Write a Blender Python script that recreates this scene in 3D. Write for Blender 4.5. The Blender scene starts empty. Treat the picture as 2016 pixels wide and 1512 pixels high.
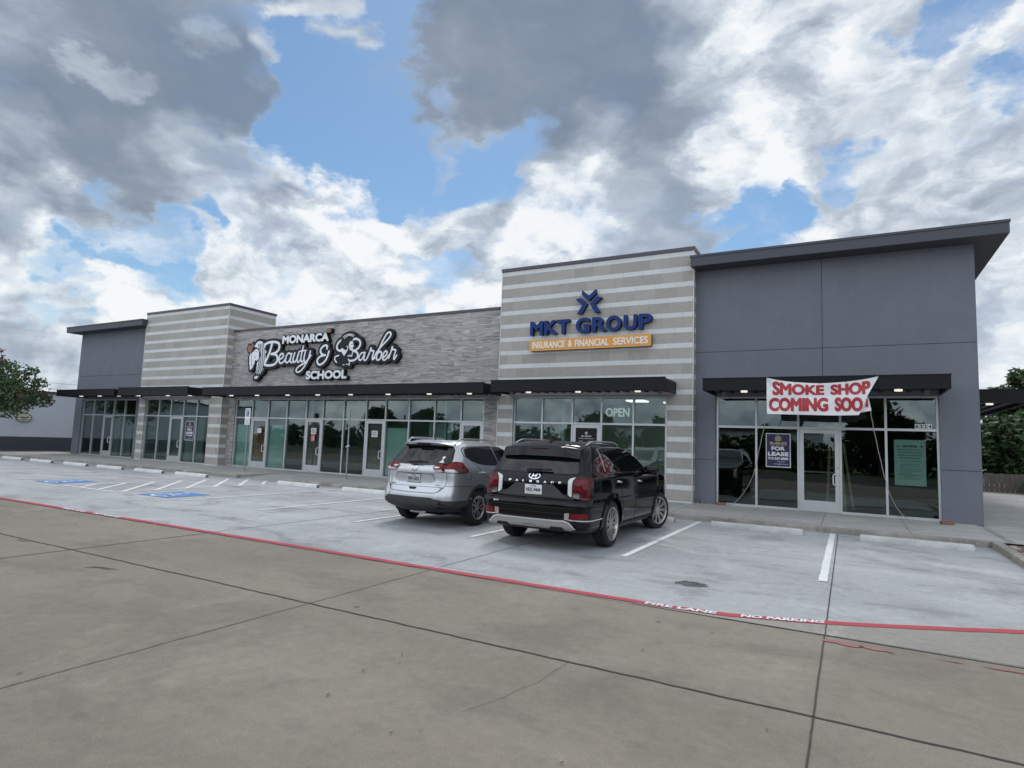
import bpy, bmesh, math, random
import numpy as np
from mathutils import Vector, Matrix
R = math.radians
sc = bpy.context.scene
col = sc.collection
# ---------------------------------------------------------------- camera
cam_d = bpy.data.cameras.new('camera'); cam = bpy.data.objects.new('camera', cam_d); col.objects.link(cam)
cam_d.sensor_width = 36.0; cam_d.lens = 1194.006/2016*36; cam_d.clip_start = 0.1; cam_d.clip_end = 3000
CR = Vector((0.874641707, 0.483402712, 0.0363828)); CU = Vector((0.01446884,-0.10104989,0.99477614)); CF = Vector((-0.48455396,0.86954628,0.09537673))
cam.matrix_world = Matrix(((CR.x, CU.x, -CF.x, 0.885513), (CR.y, CU.y, -CF.y, -18.042041), (CR.z, CU.z, -CF.z, 1.684932), (0, 0, 0, 1)))
sc.camera = cam
sc.view_settings.view_transform = 'Standard'; sc.view_settings.look = 'None'
sc.view_settings.exposure = 0.0; sc.view_settings.gamma = 1.0
sc.view_settings.use_curve_mapping = False
sc.render.engine = 'CYCLES'
sc.cycles.max_bounces = 8; sc.cycles.transparent_max_bounces = 16; sc.cycles.use_denoising = True
sc.cycles.sample_clamp_indirect = 6.0

SUN_EL, SUN_AZ = R(58), R(-25)     # high behind the building, a little to the left
sun_dir = Vector((math.sin(SUN_AZ)*math.cos(SUN_EL), math.cos(SUN_AZ)*math.cos(SUN_EL), math.sin(SUN_EL)))
sd = bpy.data.lights.new('sun', 'SUN'); sd.energy = 1.2; sd.angle = R(12); sd.color = (1.0, 0.95, 0.88)
so = bpy.data.objects.new('sun', sd); col.objects.link(so); so.rotation_euler = sun_dir.to_track_quat('Z', 'Y').to_euler(); so.location = (0, 0, 60)

# ---------------------------------------------------------------- sky
world = bpy.data.worlds.new('World'); sc.world = world; world.use_nodes = True
wn = world.node_tree.nodes; wl = world.node_tree.links
wn.clear()
def _in(tree, sock, v):
    if isinstance(v, bpy.types.NodeSocket): tree.links.new(v, sock)
    else: sock.default_value = v
class NT:
    def __init__(s, tree): s.t = tree
    def new(s, k, **kw):
        n = s.t.nodes.new(k)
        for a, b in kw.items(): setattr(n, a, b)
        return n
    def math(s, op, a, b=0.0, c=0.0, clamp=False):
        n = s.new('ShaderNodeMath', operation=op, use_clamp=clamp)
        _in(s.t, n.inputs[0], a); _in(s.t, n.inputs[1], b); _in(s.t, n.inputs[2], c)
        return n.outputs[0]
    def vmath(s, op, a, b=(0, 0, 0), out=0):
        n = s.new('ShaderNodeVectorMath', operation=op)
        _in(s.t, n.inputs[0], a)
        if op == 'SCALE': _in(s.t, n.inputs['Scale'], b)
        else: _in(s.t, n.inputs[1], b)
        return n.outputs[out]
    def dot(s, a, b):
        n = s.new('ShaderNodeVectorMath', operation='DOT_PRODUCT'); _in(s.t, n.inputs[0], a); _in(s.t, n.inputs[1], b)
        return n.outputs['Value']
    def noise(s, vec, scale=5.0, detail=4.0, rough=0.5, dist=0.0, color=False):
        n = s.new('ShaderNodeTexNoise'); _in(s.t, n.inputs['Vector'], vec)
        n.inputs['Scale'].default_value = scale; n.inputs['Detail'].default_value = detail
        n.inputs['Roughness'].default_value = rough; n.inputs['Distortion'].default_value = dist
        return n.outputs['Color' if color else 'Fac']
    def mapr(s, v, a, b, c=0.0, d=1.0, smooth=False):
        n = s.new('ShaderNodeMapRange')
        if smooth: n.interpolation_type = 'SMOOTHSTEP'
        _in(s.t, n.inputs['Value'], v)
        for k, q in zip(('From Min', 'From Max', 'To Min', 'To Max'), (a, b, c, d)): _in(s.t, n.inputs[k], q)
        return n.outputs[0]
    def mix(s, f, a, b):
        n = s.new('ShaderNodeMix', data_type='RGBA')
        _in(s.t, n.inputs[0], f); _in(s.t, n.inputs[6], c4(a)); _in(s.t, n.inputs[7], c4(b))
        return n.outputs[2]
    def ramp(s, f, stops):
        n = s.new('ShaderNodeValToRGB'); _in(s.t, n.inputs[0], f)
        e = n.color_ramp.elements
        while len(e) < len(stops): e.new(0.5)
        for q, (p, c) in zip(e, stops): q.position = p; q.color = c4(c)
        return n.outputs[0]
    def sep(s, v):
        n = s.new('ShaderNodeSeparateXYZ'); _in(s.t, n.inputs[0], v); return n.outputs
    def comb(s, x, y, z):
        n = s.new('ShaderNodeCombineXYZ')
        for i, q in enumerate((x, y, z)): _in(s.t, n.inputs[i], q)
        return n.outputs[0]
def c4(c):
    if isinstance(c, bpy.types.NodeSocket): return c
    return tuple(c) + (1.0,) if len(c) == 3 else tuple(c)
W = NT(world.node_tree)
GAP=[(-0.617,0.562,0.551,0.066),(-0.666,0.562,0.490,0.049),(-0.690,0.558,0.460,0.035),(-0.592,0.656,0.467,0.054),(-0.630,0.604,0.488,0.054),(-0.550,0.708,0.443,0.048),(-0.489,0.758,0.432,0.046),(-0.441,0.776,0.451,0.037),(-0.607,0.615,0.504,0.043),(-0.673,0.591,0.446,0.042),(-0.590,0.566,0.575,0.041),(-0.641,0.655,0.401,0.039),(-0.810,0.448,0.377,0.021),(-0.821,0.487,0.298,0.019),(-0.868,0.428,0.253,0.032),(-0.897,0.388,0.213,0.027),(-0.115,0.935,0.336,0.052),(-0.158,0.931,0.329,0.039),(-0.077,0.931,0.356,0.033),(0.017,0.918,0.397,0.027),(0.173,0.884,0.434,0.031),(0.137,0.888,0.438,0.028),(0.103,0.844,0.527,0.026),(0.149,0.864,0.480,0.020),(-0.914,0.364,0.178,0.021),(-0.577,0.773,0.265,0.033),(-0.860,0.464,0.213,0.028),(-0.065,0.917,0.394,0.020),(-0.622,0.674,0.398,0.034),(-0.909,0.395,0.131,0.027),]
CLD=[(-0.618,0.570,0.541,0.024),(-0.679,0.522,0.516,0.023),(-0.806,0.445,0.390,0.013),(-0.633,0.525,0.569,0.020),]
DK=[(-0.815,0.343,0.467,0.130,0.27),(-0.740,0.457,0.494,0.129,0.30),(-0.727,0.503,0.466,0.066,0.16),(-0.881,0.348,0.321,0.093,0.22),(-0.841,0.415,0.348,0.065,0.18),(-0.465,0.681,0.565,0.168,0.50),(-0.347,0.737,0.579,0.135,0.26),(-0.535,0.670,0.515,0.090,0.32),(-0.274,0.789,0.550,0.113,0.18),(-0.734,0.573,0.365,0.042,0.30),(-0.213,0.909,0.358,0.095,0.14),(-0.241,0.861,0.447,0.108,0.18),(-0.632,0.743,0.221,0.089,0.14),(0.023,0.913,0.408,0.070,0.08),(-0.923,0.362,0.126,0.064,0.10),(-0.304,0.923,0.234,0.055,0.10),(-0.066,0.926,0.371,0.039,0.12),(0.081,0.945,0.318,0.066,0.10),]
BR=[(-0.760,0.518,0.392,0.061,0.30),(-0.695,0.606,0.387,0.081,0.28),(-0.534,0.727,0.432,0.062,0.30),(-0.625,0.699,0.347,0.102,0.22),(-0.392,0.832,0.391,0.079,0.25),(-0.329,0.840,0.432,0.054,0.20),(-0.410,0.857,0.311,0.089,0.28),(-0.125,0.903,0.411,0.061,0.34),(-0.035,0.953,0.301,0.045,0.30),(-0.533,0.814,0.229,0.037,0.30),(-0.869,0.459,0.183,0.068,0.22),(-0.703,0.668,0.242,0.093,0.22),(-0.611,0.736,0.291,0.056,0.25),(-0.163,0.804,0.572,0.046,0.20),(0.035,0.856,0.515,0.050,0.18),(0.129,0.851,0.510,0.025,0.20),(-0.722,0.437,0.536,0.030,0.30),(-0.808,0.369,0.460,0.025,0.25),(-0.800,0.466,0.377,0.051,0.20),(-0.896,0.374,0.239,0.032,0.20),(0.164,0.918,0.361,0.044,0.12),(0.021,0.977,0.212,0.089,0.10),(-0.618,0.570,0.541,0.028,0.40),(-0.679,0.522,0.516,0.030,0.35),(-0.633,0.525,0.569,0.026,0.35),(-0.826,0.496,0.269,0.086,0.15),(-0.153,0.900,0.407,0.042,0.15),(-0.093,0.812,0.576,0.056,0.15),]

d0 = W.new('ShaderNodeTexCoord').outputs['Generated']
d0 = W.vmath('NORMALIZE', d0)
sx, sy, sz = W.sep(d0)[:3]
den = W.math('ADD', W.math('MAXIMUM', sz, 0.0), 0.75)
pl = W.comb(W.math('DIVIDE', sx, den), W.math('DIVIDE', sy, den), W.math('MULTIPLY', sz, 1.1))
wob = W.vmath('SUBTRACT', W.noise(pl, 5.0, 6.0, 0.58, color=True), (0.5, 0.5, 0.5))
dw = W.vmath('NORMALIZE', W.vmath('ADD', d0, W.vmath('SCALE', wob, 0.36)))
def fbm(v, s, d, r): return W.mapr(W.noise(v, s, d, r), 0.28, 0.72)
plw = W.vmath('ADD', pl, W.vmath('SCALE', wob, 0.16))
f1 = fbm(plw, 3.6, 6.0, 0.60)
def puff(v, s, d=2.0, r=0.55):
    n = W.new('ShaderNodeTexVoronoi', feature='F1'); _in(W.t, n.inputs['Vector'], v); n.normalize = True
    n.inputs['Scale'].default_value = s; n.inputs['Detail'].default_value = d; n.inputs['Roughness'].default_value = r; n.inputs['Lacunarity'].default_value = 2.2
    return W.math('SUBTRACT', 1.0, n.outputs['Distance'])
sh = W.vmath('ADD', plw, (0.008, -0.03, -0.035))
f2 = fbm(plw, 9.0, 6.0, 0.62); f2b = fbm(sh, 9.0, 6.0, 0.62)
b1 = puff(plw, 7.0); b1s = puff(sh, 7.0)
def blobs(lst, base, k0=1.7, k1=0.0):
    acc = base
    for b in lst:
        k = W.mapr(W.dot(dw, b[:3]), math.cos(b[3]*k0), math.cos(b[3]*k1), 0, b[4] if len(b) > 4 else 1.0, True)
        acc = W.math('ADD', acc, k)
    return acc
gap = W.math('MINIMUM', blobs(GAP, 0.0), 1.35)
cld = blobs(CLD, 0.0)
cover = W.math('ADD', 0.76, W.math('MULTIPLY', gap, -0.56))
cover = W.math('ADD', cover, W.math('MULTIPLY', cld, 0.6))
cover = W.math('ADD', cover, W.math('MULTIPLY', W.math('SUBTRACT', f1, 0.5), 0.62))
cover = W.math('ADD', cover, W.math('MULTIPLY', W.math('SUBTRACT', f2, 0.5), 0.26))
alpha = W.mapr(cover, 0.02, 0.80, 0, 1, True)
dark = W.math('MINIMUM', blobs(DK, 0.0, 1.9, 0.0), 0.56)
bri = W.math('MINIMUM', blobs(BR, 0.0, 1.6, 0.1), 0.38)
shade = W.math('ADD', W.math('SUBTRACT', 0.71, dark), bri)
shade = W.math('ADD', shade, W.math('MULTIPLY', W.math('SUBTRACT', f1, 0.5), 0.30))
amp = W.math('ADD', W.math('MULTIPLY', W.math('MAXIMUM', W.math('SUBTRACT', shade, 0.18), 0.0), 1.35), 0.05)
shade = W.math('ADD', shade, W.math('MULTIPLY', W.math('SUBTRACT', f2, f2b), W.math('MULTIPLY', amp, 0.6)))
shade = W.math('ADD', shade, W.math('MULTIPLY', W.math('SUBTRACT', b1, b1s), W.math('MULTIPLY', amp, 1.9)))
shade = W.math('ADD', shade, W.math('MULTIPLY', W.math('SUBTRACT', 1.0, alpha), 0.22))
ccol = W.ramp(shade, [(0.04, (0.160, 0.215, 0.305)), (0.30, (0.285, 0.345, 0.43)), (0.60, (0.50, 0.565, 0.655)), (0.84, (0.76, 0.82, 0.88)), (1.0, (0.92, 0.945, 0.965))])
sky = W.new('ShaderNodeTexSky', sky_type='NISHITA')
sky.sun_disc = False; sky.sun_elevation = SUN_EL; sky.sun_rotation = SUN_AZ; sky.altitude = 0; sky.air_density = 1.15; sky.dust_density = 0.5; sky.ozone_density = 3.0
bg1 = W.new('ShaderNodeBackground'); W.t.links.new(W.vmath('MULTIPLY', sky.outputs[0], (0.85, 1.0, 1.04)), bg1.inputs[0]); bg1.inputs[1].default_value = 0.105
bg2 = W.new('ShaderNodeBackground'); W.t.links.new(ccol, bg2.inputs[0]); W.t.links.new(W.math('MULTIPLY', 1.0, W.mapr(sy, 0.15, -0.75, 1.0, 1.9, True)), bg2.inputs[1])  # clouds behind the camera brightened to throw more light on the facade
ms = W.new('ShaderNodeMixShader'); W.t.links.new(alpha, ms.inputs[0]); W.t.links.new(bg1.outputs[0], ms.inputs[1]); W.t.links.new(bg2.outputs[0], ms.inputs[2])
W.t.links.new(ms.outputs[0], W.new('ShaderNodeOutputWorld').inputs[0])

# ---------------------------------------------------------------- materials
def mat(name, color, rough=0.6, metal=0.0, var=0.0, vscale=3.0, bump=0.0, bscale=60.0, coat=0.0, emit=None, es=1.0, spec=0.5, var2=0.0):
    m = bpy.data.materials.new(name); m.use_nodes = True
    T = NT(m.node_tree); b = m.node_tree.nodes['Principled BSDF']
    b.inputs['Roughness'].default_value = rough; b.inputs['Metallic'].default_value = metal
    b.inputs['Coat Weight'].default_value = coat; b.inputs['Coat Roughness'].default_value = 0.04
    b.inputs['Specular IOR Level'].default_value = spec
    co = T.new('ShaderNodeTexCoord').outputs['Object']
    v = T.noise(co, vscale, 6.0, 0.6)
    k = T.mapr(v, 0.25, 0.75, 1-var, 1+var)
    if var2:
        k = T.math('MULTIPLY', k, T.mapr(T.noise(co, vscale*14, 3.0, 0.6), 0.25, 0.75, 1-var2, 1+var2))
    cc = T.vmath('SCALE', tuple(color[:3]), k)
    T.t.links.new(cc, b.inputs['Base Color'])
    if var > 0: T.t.links.new(T.mapr(v, 0.2, 0.8, max(rough-0.08, 0.02), min(rough+0.08, 1)), b.inputs['Roughness'])
    if bump > 0:
        bn = T.new('ShaderNodeBump'); bn.inputs['Strength'].default_value = bump; bn.inputs['Distance'].default_value = 0.01
        T.t.links.new(T.noise(co, bscale, 4.0, 0.65), bn.inputs['Height']); T.t.links.new(bn.outputs[0], b.inputs['Normal'])
    if emit:
        b.inputs['Emission Color'].default_value = c4(emit); b.inputs['Emission Strength'].default_value = es
    return m

def concrete(name, ca, cb, stain, pale, spots=0.0, streak=0.5, sc_=1.0, stalls=False):
    m = bpy.data.materials.new(name); m.use_nodes = True
    T = NT(m.node_tree); b = m.node_tree.nodes['Principled BSDF']; b.inputs['Roughness'].default_value = 0.85
    b.inputs['Specular IOR Level'].default_value = 0.3
    co = T.new('ShaderNodeTexCoord').outputs['Object']
    if sc_ != 1.0: co = T.vmath('SCALE', co, sc_)
    n1 = T.noise(co, 0.28, 7.0, 0.62, 0.3)
    x, y, z = T.sep(co)[:3]
    st = T.noise(T.comb(T.math('MULTIPLY', x, 0.75), T.math('MULTIPLY', y, 1.25), 0.0), 0.9, 7.0, 0.65, 0.6)
    n3 = T.noise(co, 2.1, 6.0, 0.7)
    n4 = T.noise(co, 75.0, 3.0, 0.7)
    c = T.mix(T.mapr(n1, 0.33, 0.66, 0, 1, True), ca, cb)
    c = T.mix(T.math('MULTIPLY', T.mapr(st, 0.50, 0.66, 0, 1, True), streak), c, stain)
    c = T.mix(T.math('MULTIPLY', T.mapr(T.noise(T.vmath('ADD', co, (31, 7, 0)), 0.55, 8.0, 0.7, 0.8), 0.50, 0.70, 0, 1, True), 0.6), c, pale)
    c = T.mix(T.math('MULTIPLY', T.mapr(n3, 0.52, 0.72, 0, 1, True), 0.38), c, stain)
    vo = T.new('ShaderNodeTexVoronoi', feature='F1'); T.t.links.new(T.vmath('ADD', co, T.vmath('SCALE', T.noise(co, 14.0, 2.0, 0.5, color=True), 0.05)), vo.inputs['Vector'])
    vo.inputs['Scale'].default_value = 1.5
    rnd = T.sep(vo.outputs['Color'])[0]
    sp = T.math('MULTIPLY', T.mapr(vo.outputs['Distance'], 0.035, 0.06, 1, 0), T.math('GREATER_THAN', rnd, 0.62))
    c = T.mix(T.math('MULTIPLY', sp, spots), c, (0.075, 0.068, 0.06))
    tr_ = T.noise(T.comb(T.math('MULTIPLY', x, 0.05), T.math('MULTIPLY', y, 0.9), 0.0), 1.0, 4.0, 0.6)
    c = T.vmath('SCALE', c, T.mapr(tr_, 0.35, 0.65, 0.93, 1.06))
    if stalls:      # drips and grime in the middle of each bay
        u = T.math('SUBTRACT', T.math('MODULO', T.math('ADD', x, 2.16+2.743*20), 2.743), 1.37)
        cell = T.math('FLOOR', T.math('DIVIDE', T.math('ADD', x, 2.16+2.743*20), 2.743))
        wn2 = T.new('ShaderNodeTexWhiteNoise', noise_dimensions='1D'); T.t.links.new(cell, wn2.inputs['W'])
        e = T.math('SQRT', T.math('ADD', T.math('POWER', T.math('DIVIDE', u, 0.62), 2.0), T.math('POWER', T.math('DIVIDE', T.math('ADD', y, T.math('ADD', 5.2, wn2.outputs['Value'])), 1.5), 2.0)))
        g = T.math('MULTIPLY', T.mapr(e, 1.1, 0.1, 0, 1, True), T.mapr(T.noise(co, 3.2, 7.0, 0.72, 0.4), 0.46, 0.66, 0, 1, True))
        c = T.mix(T.math('MULTIPLY', g, T.mapr(wn2.outputs['Value'], 0, 1, 0.25, 0.75)), c, (0.17, 0.17, 0.168))
    c = T.vmath('SCALE', c, T.mapr(T.noise(co, 9.0, 6.0, 0.75), 0.3, 0.7, 0.88, 1.11))
    c = T.vmath('MULTIPLY', c, T.ramp(n4, [(0.25, (0.80, 0.80, 0.80)), (0.75, (1.17, 1.17, 1.17))]))
    T.t.links.new(c, b.inputs['Base Color'])
    bn = T.new('ShaderNodeBump'); bn.inputs['Strength'].default_value = 0.22; bn.inputs['Distance'].default_value = 0.01
    T.t.links.new(T.math('ADD', n4, T.math('MULTIPLY', n3, 0.6)), bn.inputs['Height']); T.t.links.new(bn.outputs[0], b.inputs['Normal'])
    return m

def stucco_mat(name, color):
    m = bpy.data.materials.new(name); m.use_nodes = True
    T = NT(m.node_tree); b = m.node_tree.nodes['Principled BSDF']; b.inputs['Roughness'].default_value = 0.9; b.inputs['Specular IOR Level'].default_value = 0.25
    co = T.new('ShaderNodeTexCoord').outputs['Object']; x, y, z = T.sep(co)[:3]
    h = T.math('ADD', x, y)
    st = T.noise(T.comb(T.math('MULTIPLY', h, 2.6), 0.0, T.math('MULTIPLY', z, 0.16)), 1.6, 5.0, 0.65)
    tr = T.noise(co, 1.3, 6.0, 0.65); gr = T.noise(co, 70.0, 3.0, 0.7)
    k = T.math('MULTIPLY', T.mapr(st, 0.35, 0.68, 1.02, 0.965), T.mapr(tr, 0.3, 0.7, 0.94, 1.06))
    k = T.math('MULTIPLY', k, T.mapr(gr, 0.3, 0.7, 0.88, 1.12))
    T.t.links.new(T.vmath('SCALE', color, k), b.inputs['Base Color'])
    bn = T.new('ShaderNodeBump'); bn.inputs['Strength'].default_value = 0.6; bn.inputs['Distance'].default_value = 0.012
    T.t.links.new(T.math('ADD', gr, T.math('MULTIPLY', T.noise(co, 6.0, 4.0, 0.6), 0.8)), bn.inputs['Height']); T.t.links.new(bn.outputs[0], b.inputs['Normal'])
    return m

def tile_mat(name):            # striped porcelain: 305 mm tan courses, 150 mm white courses
    m = bpy.data.materials.new(name); m.use_nodes = True
    T = NT(m.node_tree); b = m.node_tree.nodes['Principled BSDF']
    co = T.new('ShaderNodeTexCoord').outputs['Object']
    x, y, z = T.sep(co)[:3]; h = T.math('ADD', x, y)
    q = T.math('DIVIDE', T.math('SUBTRACT', 7.045, z), 0.4573)
    row = T.math('FLOOR', q); fr = T.math('SUBTRACT', q, row)
    white = T.math('LESS_THAN', fr, 0.325)
    hx = T.math('DIVIDE', T.math('ADD', h, T.math('MULTIPLY', row, 0.203)), 0.61)
    cx_ = T.math('FLOOR', hx); fx = T.math('SUBTRACT', hx, cx_)
    wn_ = T.new('ShaderNodeTexWhiteNoise', noise_dimensions='3D'); T.t.links.new(T.comb(cx_, row, white), wn_.inputs['Vector'])
    rv = wn_.outputs['Value']
    n = T.noise(co, 6.0, 7.0, 0.7, 0.5); nf = T.noise(co, 60.0, 3.0, 0.7)
    tan = T.mix(n, (0.30, 0.283, 0.252), (0.445, 0.42, 0.378))
    tan = T.vmath('SCALE', tan, T.mapr(rv, 0, 1, 0.90, 1.09))
    tan = T.vmath('SCALE', tan, T.mapr(nf, 0.3, 0.7, 0.9, 1.1))
    wh = T.vmath('SCALE', T.mix(n, (0.55, 0.56, 0.57), (0.68, 0.69, 0.70)), T.mapr(rv, 0, 1, 0.95, 1.05))
    c = T.mix(white, tan, wh)
    def near(v, t): return T.math('LESS_THAN', T.math('MINIMUM', v, T.math('SUBTRACT', 1.0, v)), t)
    gr = T.math('MAXIMUM', near(fx, 0.004), T.math('MAXIMUM', near(fr, 0.006), T.math('LESS_THAN', T.math('ABSOLUTE', T.math('SUBTRACT', fr, 0.325)), 0.006)))
    c = T.mix(T.math('MULTIPLY', gr, 0.55), c, (0.15, 0.145, 0.135))
    T.t.links.new(c, b.inputs['Base Color']); b.inputs['Roughness'].default_value = 0.55
    bn = T.new('ShaderNodeBump'); bn.inputs['Strength'].default_value = 0.35; bn.inputs['Distance'].default_value = 0.004
    T.t.links.new(T.math('SUBTRACT', T.math('MULTIPLY', nf, 0.4), gr), bn.inputs['Height']); T.t.links.new(bn.outputs[0], b.inputs['Normal'])
    return m

def stone_mat(name):           # wave-textured grey stone tile, 610 x 305
    m = bpy.data.materials.new(name); m.use_nodes = True
    T = NT(m.node_tree); b = m.node_tree.nodes['Principled BSDF']
    co = T.new('ShaderNodeTexCoord').outputs['Object']
    x, y, z = T.sep(co)[:3]; h = T.math('ADD', x, y)
    q = T.math('DIVIDE', z, 0.305); row = T.math('FLOOR', q); fz = T.math('SUBTRACT', q, row)
    off = T.math('MULTIPLY', T.math('MODULO', T.math('ABSOLUTE', row), 2.0), 0.5)
    hx = T.math('ADD', T.math('DIVIDE', h, 0.61), off); cx_ = T.math('FLOOR', hx); fx = T.math('SUBTRACT', hx, cx_)
    wn_ = T.new('ShaderNodeTexWhiteNoise', noise_dimensions='2D'); T.t.links.new(T.comb(cx_, row, 0.0), wn_.inputs['Vector'])
    rv = wn_.outputs['Value']; rc = T.sep(wn_.outputs['Color'])
    tilt = T.math('MULTIPLY', T.math('SUBTRACT', rc[1], 0.5), 0.14)
    zz = T.math('ADD', z, T.math('MULTIPLY', T.math('SUBTRACT', fx, 0.5), tilt))
    pv = T.comb(T.math('ADD', T.math('MULTIPLY', h, 0.7), T.math('MULTIPLY', rc[0], 17.0)), T.math('MULTIPLY', rv, 29.0), T.math('MULTIPLY', zz, 7.0))
    w = T.noise(pv, 2.1, 5.0, 0.55, 0.8)
    c = T.ramp(w, [(0.30, (0.16, 0.149, 0.144)), (0.44, (0.30, 0.283, 0.272)), (0.56, (0.40, 0.380, 0.366)), (0.72, (0.56, 0.54, 0.525))])
    c = T.vmath('SCALE', c, T.mapr(rc[2], 0, 1, 0.92, 1.07))
    def near(v, t): return T.math('LESS_THAN', T.math('MINIMUM', v, T.math('SUBTRACT', 1.0, v)), t)
    gr = T.math('MAXIMUM', near(fx, 0.006), near(fz, 0.012))
    c = T.mix(T.math('MULTIPLY', gr, 0.35), c, (0.36, 0.35, 0.34))
    T.t.links.new(c, b.inputs['Base Color']); b.inputs['Roughness'].default_value = 0.6
    bn = T.new('ShaderNodeBump'); bn.inputs['Strength'].default_value = 0.6; bn.inputs['Distance'].default_value = 0.03
    T.t.links.new(w, bn.inputs['Height']); T.t.links.new(bn.outputs[0], b.inputs['Normal'])
    return m

def glass_mat(name, tint, refl=0.10):
    m = bpy.data.materials.new(name); m.use_nodes = True
    T = NT(m.node_tree); m.node_tree.nodes.remove(m.node_tree.nodes['Principled BSDF'])
    tr = T.new('ShaderNodeBsdfTransparent'); tr.inputs[0].default_value = c4(tint)
    gl = T.new('ShaderNodeBsdfGlossy'); gl.inputs['Roughness'].default_value = 0.012; gl.inputs[0].default_value = (0.80, 0.93, 0.90, 1)
    co = T.new('ShaderNodeTexCoord').outputs['Object']
    bn = T.new('ShaderNodeBump'); bn.inputs['Strength'].default_value = 0.05; bn.inputs['Distance'].default_value = 0.05
    T.t.links.new(T.noise(co, 1.1, 2.0, 0.5), bn.inputs['Height']); T.t.links.new(bn.outputs[0], gl.inputs['Normal'])
    fr = T.new('ShaderNodeFresnel'); fr.inputs[0].default_value = 1.5
    fac = T.math('ADD', T.math('MULTIPLY', fr.outputs[0], 1.5), refl, clamp=True)
    mx = T.new('ShaderNodeMixShader'); T.t.links.new(fac, mx.inputs[0]); T.t.links.new(tr.outputs[0], mx.inputs[1]); T.t.links.new(gl.outputs[0], mx.inputs[2])
    T.t.links.new(mx.outputs[0], m.node_tree.nodes['Material Output'].inputs[0])
    return m

def leaf_mat(name, a, b_):
    m = bpy.data.materials.new(name); m.use_nodes = True
    T = NT(m.node_tree); b = m.node_tree.nodes['Principled BSDF']
    co = T.new('ShaderNodeTexCoord').outputs['Object']
    c = T.mix(T.mapr(T.noise(co, 1.6, 4.0, 0.7), 0.3, 0.7), a, b_)
    T.t.links.new(c, b.inputs['Base Color']); b.inputs['Roughness'].default_value = 0.55
    tl = T.new('ShaderNodeBsdfTranslucent'); T.t.links.new(c, tl.inputs[0])
    mx = T.new('ShaderNodeMixShader'); mx.inputs[0].default_value = 0.25
    T.t.links.new(b.outputs[0], mx.inputs[1]); T.t.links.new(tl.outputs[0], mx.inputs[2])
    T.t.links.new(mx.outputs[0], m.node_tree.nodes['Material Output'].inputs[0])
    return m

M = {}
M['lot'] = concrete('pale_concrete', (0.345, 0.358, 0.368), (0.425, 0.438, 0.449), (0.228, 0.235, 0.24), (0.54, 0.555, 0.566), 0.4, 0.7, 1.0, True)
M['lane'] = concrete('tan_concrete', (0.212, 0.187, 0.155), (0.258, 0.229, 0.191), (0.162, 0.145, 0.123), (0.315, 0.284, 0.238), 0.9, 0.45)
M['apron'] = concrete('beige_concrete', (0.27, 0.255, 0.228), (0.325, 0.307, 0.28), (0.27, 0.255, 0.23), (0.50, 0.48, 0.45), 0.2, 0.4)
M['walk'] = concrete('sidewalk_concrete', (0.36, 0.35, 0.335), (0.43, 0.42, 0.40), (0.33, 0.32, 0.30), (0.57, 0.56, 0.54), 0.3, 0.45, 1.6)
M['kerb'] = concrete('kerb_concrete', (0.25, 0.235, 0.20), (0.36, 0.345, 0.30), (0.16, 0.15, 0.13), (0.55, 0.54, 0.50), 0.3, 0.6, 3.5)
M['joint'] = mat('joint_sealant', (0.06, 0.055, 0.052), 0.9, var=0.3, vscale=9)
M['joint_red'] = mat('thin_joint', (0.16, 0.135, 0.12), 0.9, var=0.3, vscale=9)
M['white_paint'] = mat('white_road_paint', (0.72, 0.74, 0.76), 0.7, var=0.12, vscale=4, var2=0.10)
M['red_paint'] = mat('red_road_paint', (0.42, 0.055, 0.075), 0.75, var=0.16, vscale=3, var2=0.15)
M['red_worn'] = mat('worn_red_paint', (0.33, 0.145, 0.135), 0.85, var=0.3, vscale=9, var2=0.2)
M['blue_paint'] = mat('blue_road_paint', (0.10, 0.24, 0.52), 0.75, var=0.18, vscale=3, var2=0.15)
M['stucco'] = stucco_mat('grey_stucco', (0.176, 0.189, 0.220))
M['joint_dark'] = mat('stucco_joint', (0.14, 0.147, 0.174), 0.9)
M['fascia'] = mat('slate_fascia', (0.062, 0.068, 0.085), 0.6, var=0.06, vscale=1.5, bump=0.15)
M['roof'] = mat('roof_membrane', (0.30, 0.30, 0.30), 0.9, var=0.1)
M['cap'] = mat('bronze_cap', (0.085, 0.075, 0.085), 0.45, 0.3, var=0.05)
M['tile'] = tile_mat('striped_tile'); M['stone'] = stone_mat('wave_stone')
M['trim'] = mat('edge_trim', (0.58, 0.58, 0.56), 0.45, 0.3, var=0.05)
M['black'] = mat('black_metal', (0.008, 0.009, 0.012), 0.5, 0.0, var=0.1, vscale=2, spec=0.22)
M['deck'] = mat('dark_deck', (0.022, 0.022, 0.024), 0.6, var=0.2, vscale=2)
M['alum'] = mat('anodised_aluminium', (0.56, 0.575, 0.58), 0.42, 0.55, var=0.06, vscale=2)
M['header'] = mat('grey_header', (0.20, 0.20, 0.205), 0.6, var=0.06)
M['glass'] = glass_mat('tinted_glass', (0.47, 0.63, 0.58), 0.058)
M['glass_door'] = glass_mat('clear_door_glass', (0.42, 0.46, 0.44), 0.05)
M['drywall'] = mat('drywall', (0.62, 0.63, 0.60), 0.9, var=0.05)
M['board_white'] = mat('white_board', (0.86, 0.88, 0.88), 0.8, var=0.06, vscale=1.2)
M['board_brown'] = mat('brown_panel', (0.62, 0.38, 0.22), 0.6, var=0.2, vscale=1.5)
M['board_grey'] = mat('grey_panel', (0.55, 0.48, 0.45), 0.7, var=0.12, vscale=1.5)
M['int_floor'] = mat('interior_floor', (0.26, 0.25, 0.24), 0.5, var=0.15)
M['int_dark'] = mat('interior_dark', (0.05, 0.05, 0.052), 0.9, var=0.2)
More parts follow.
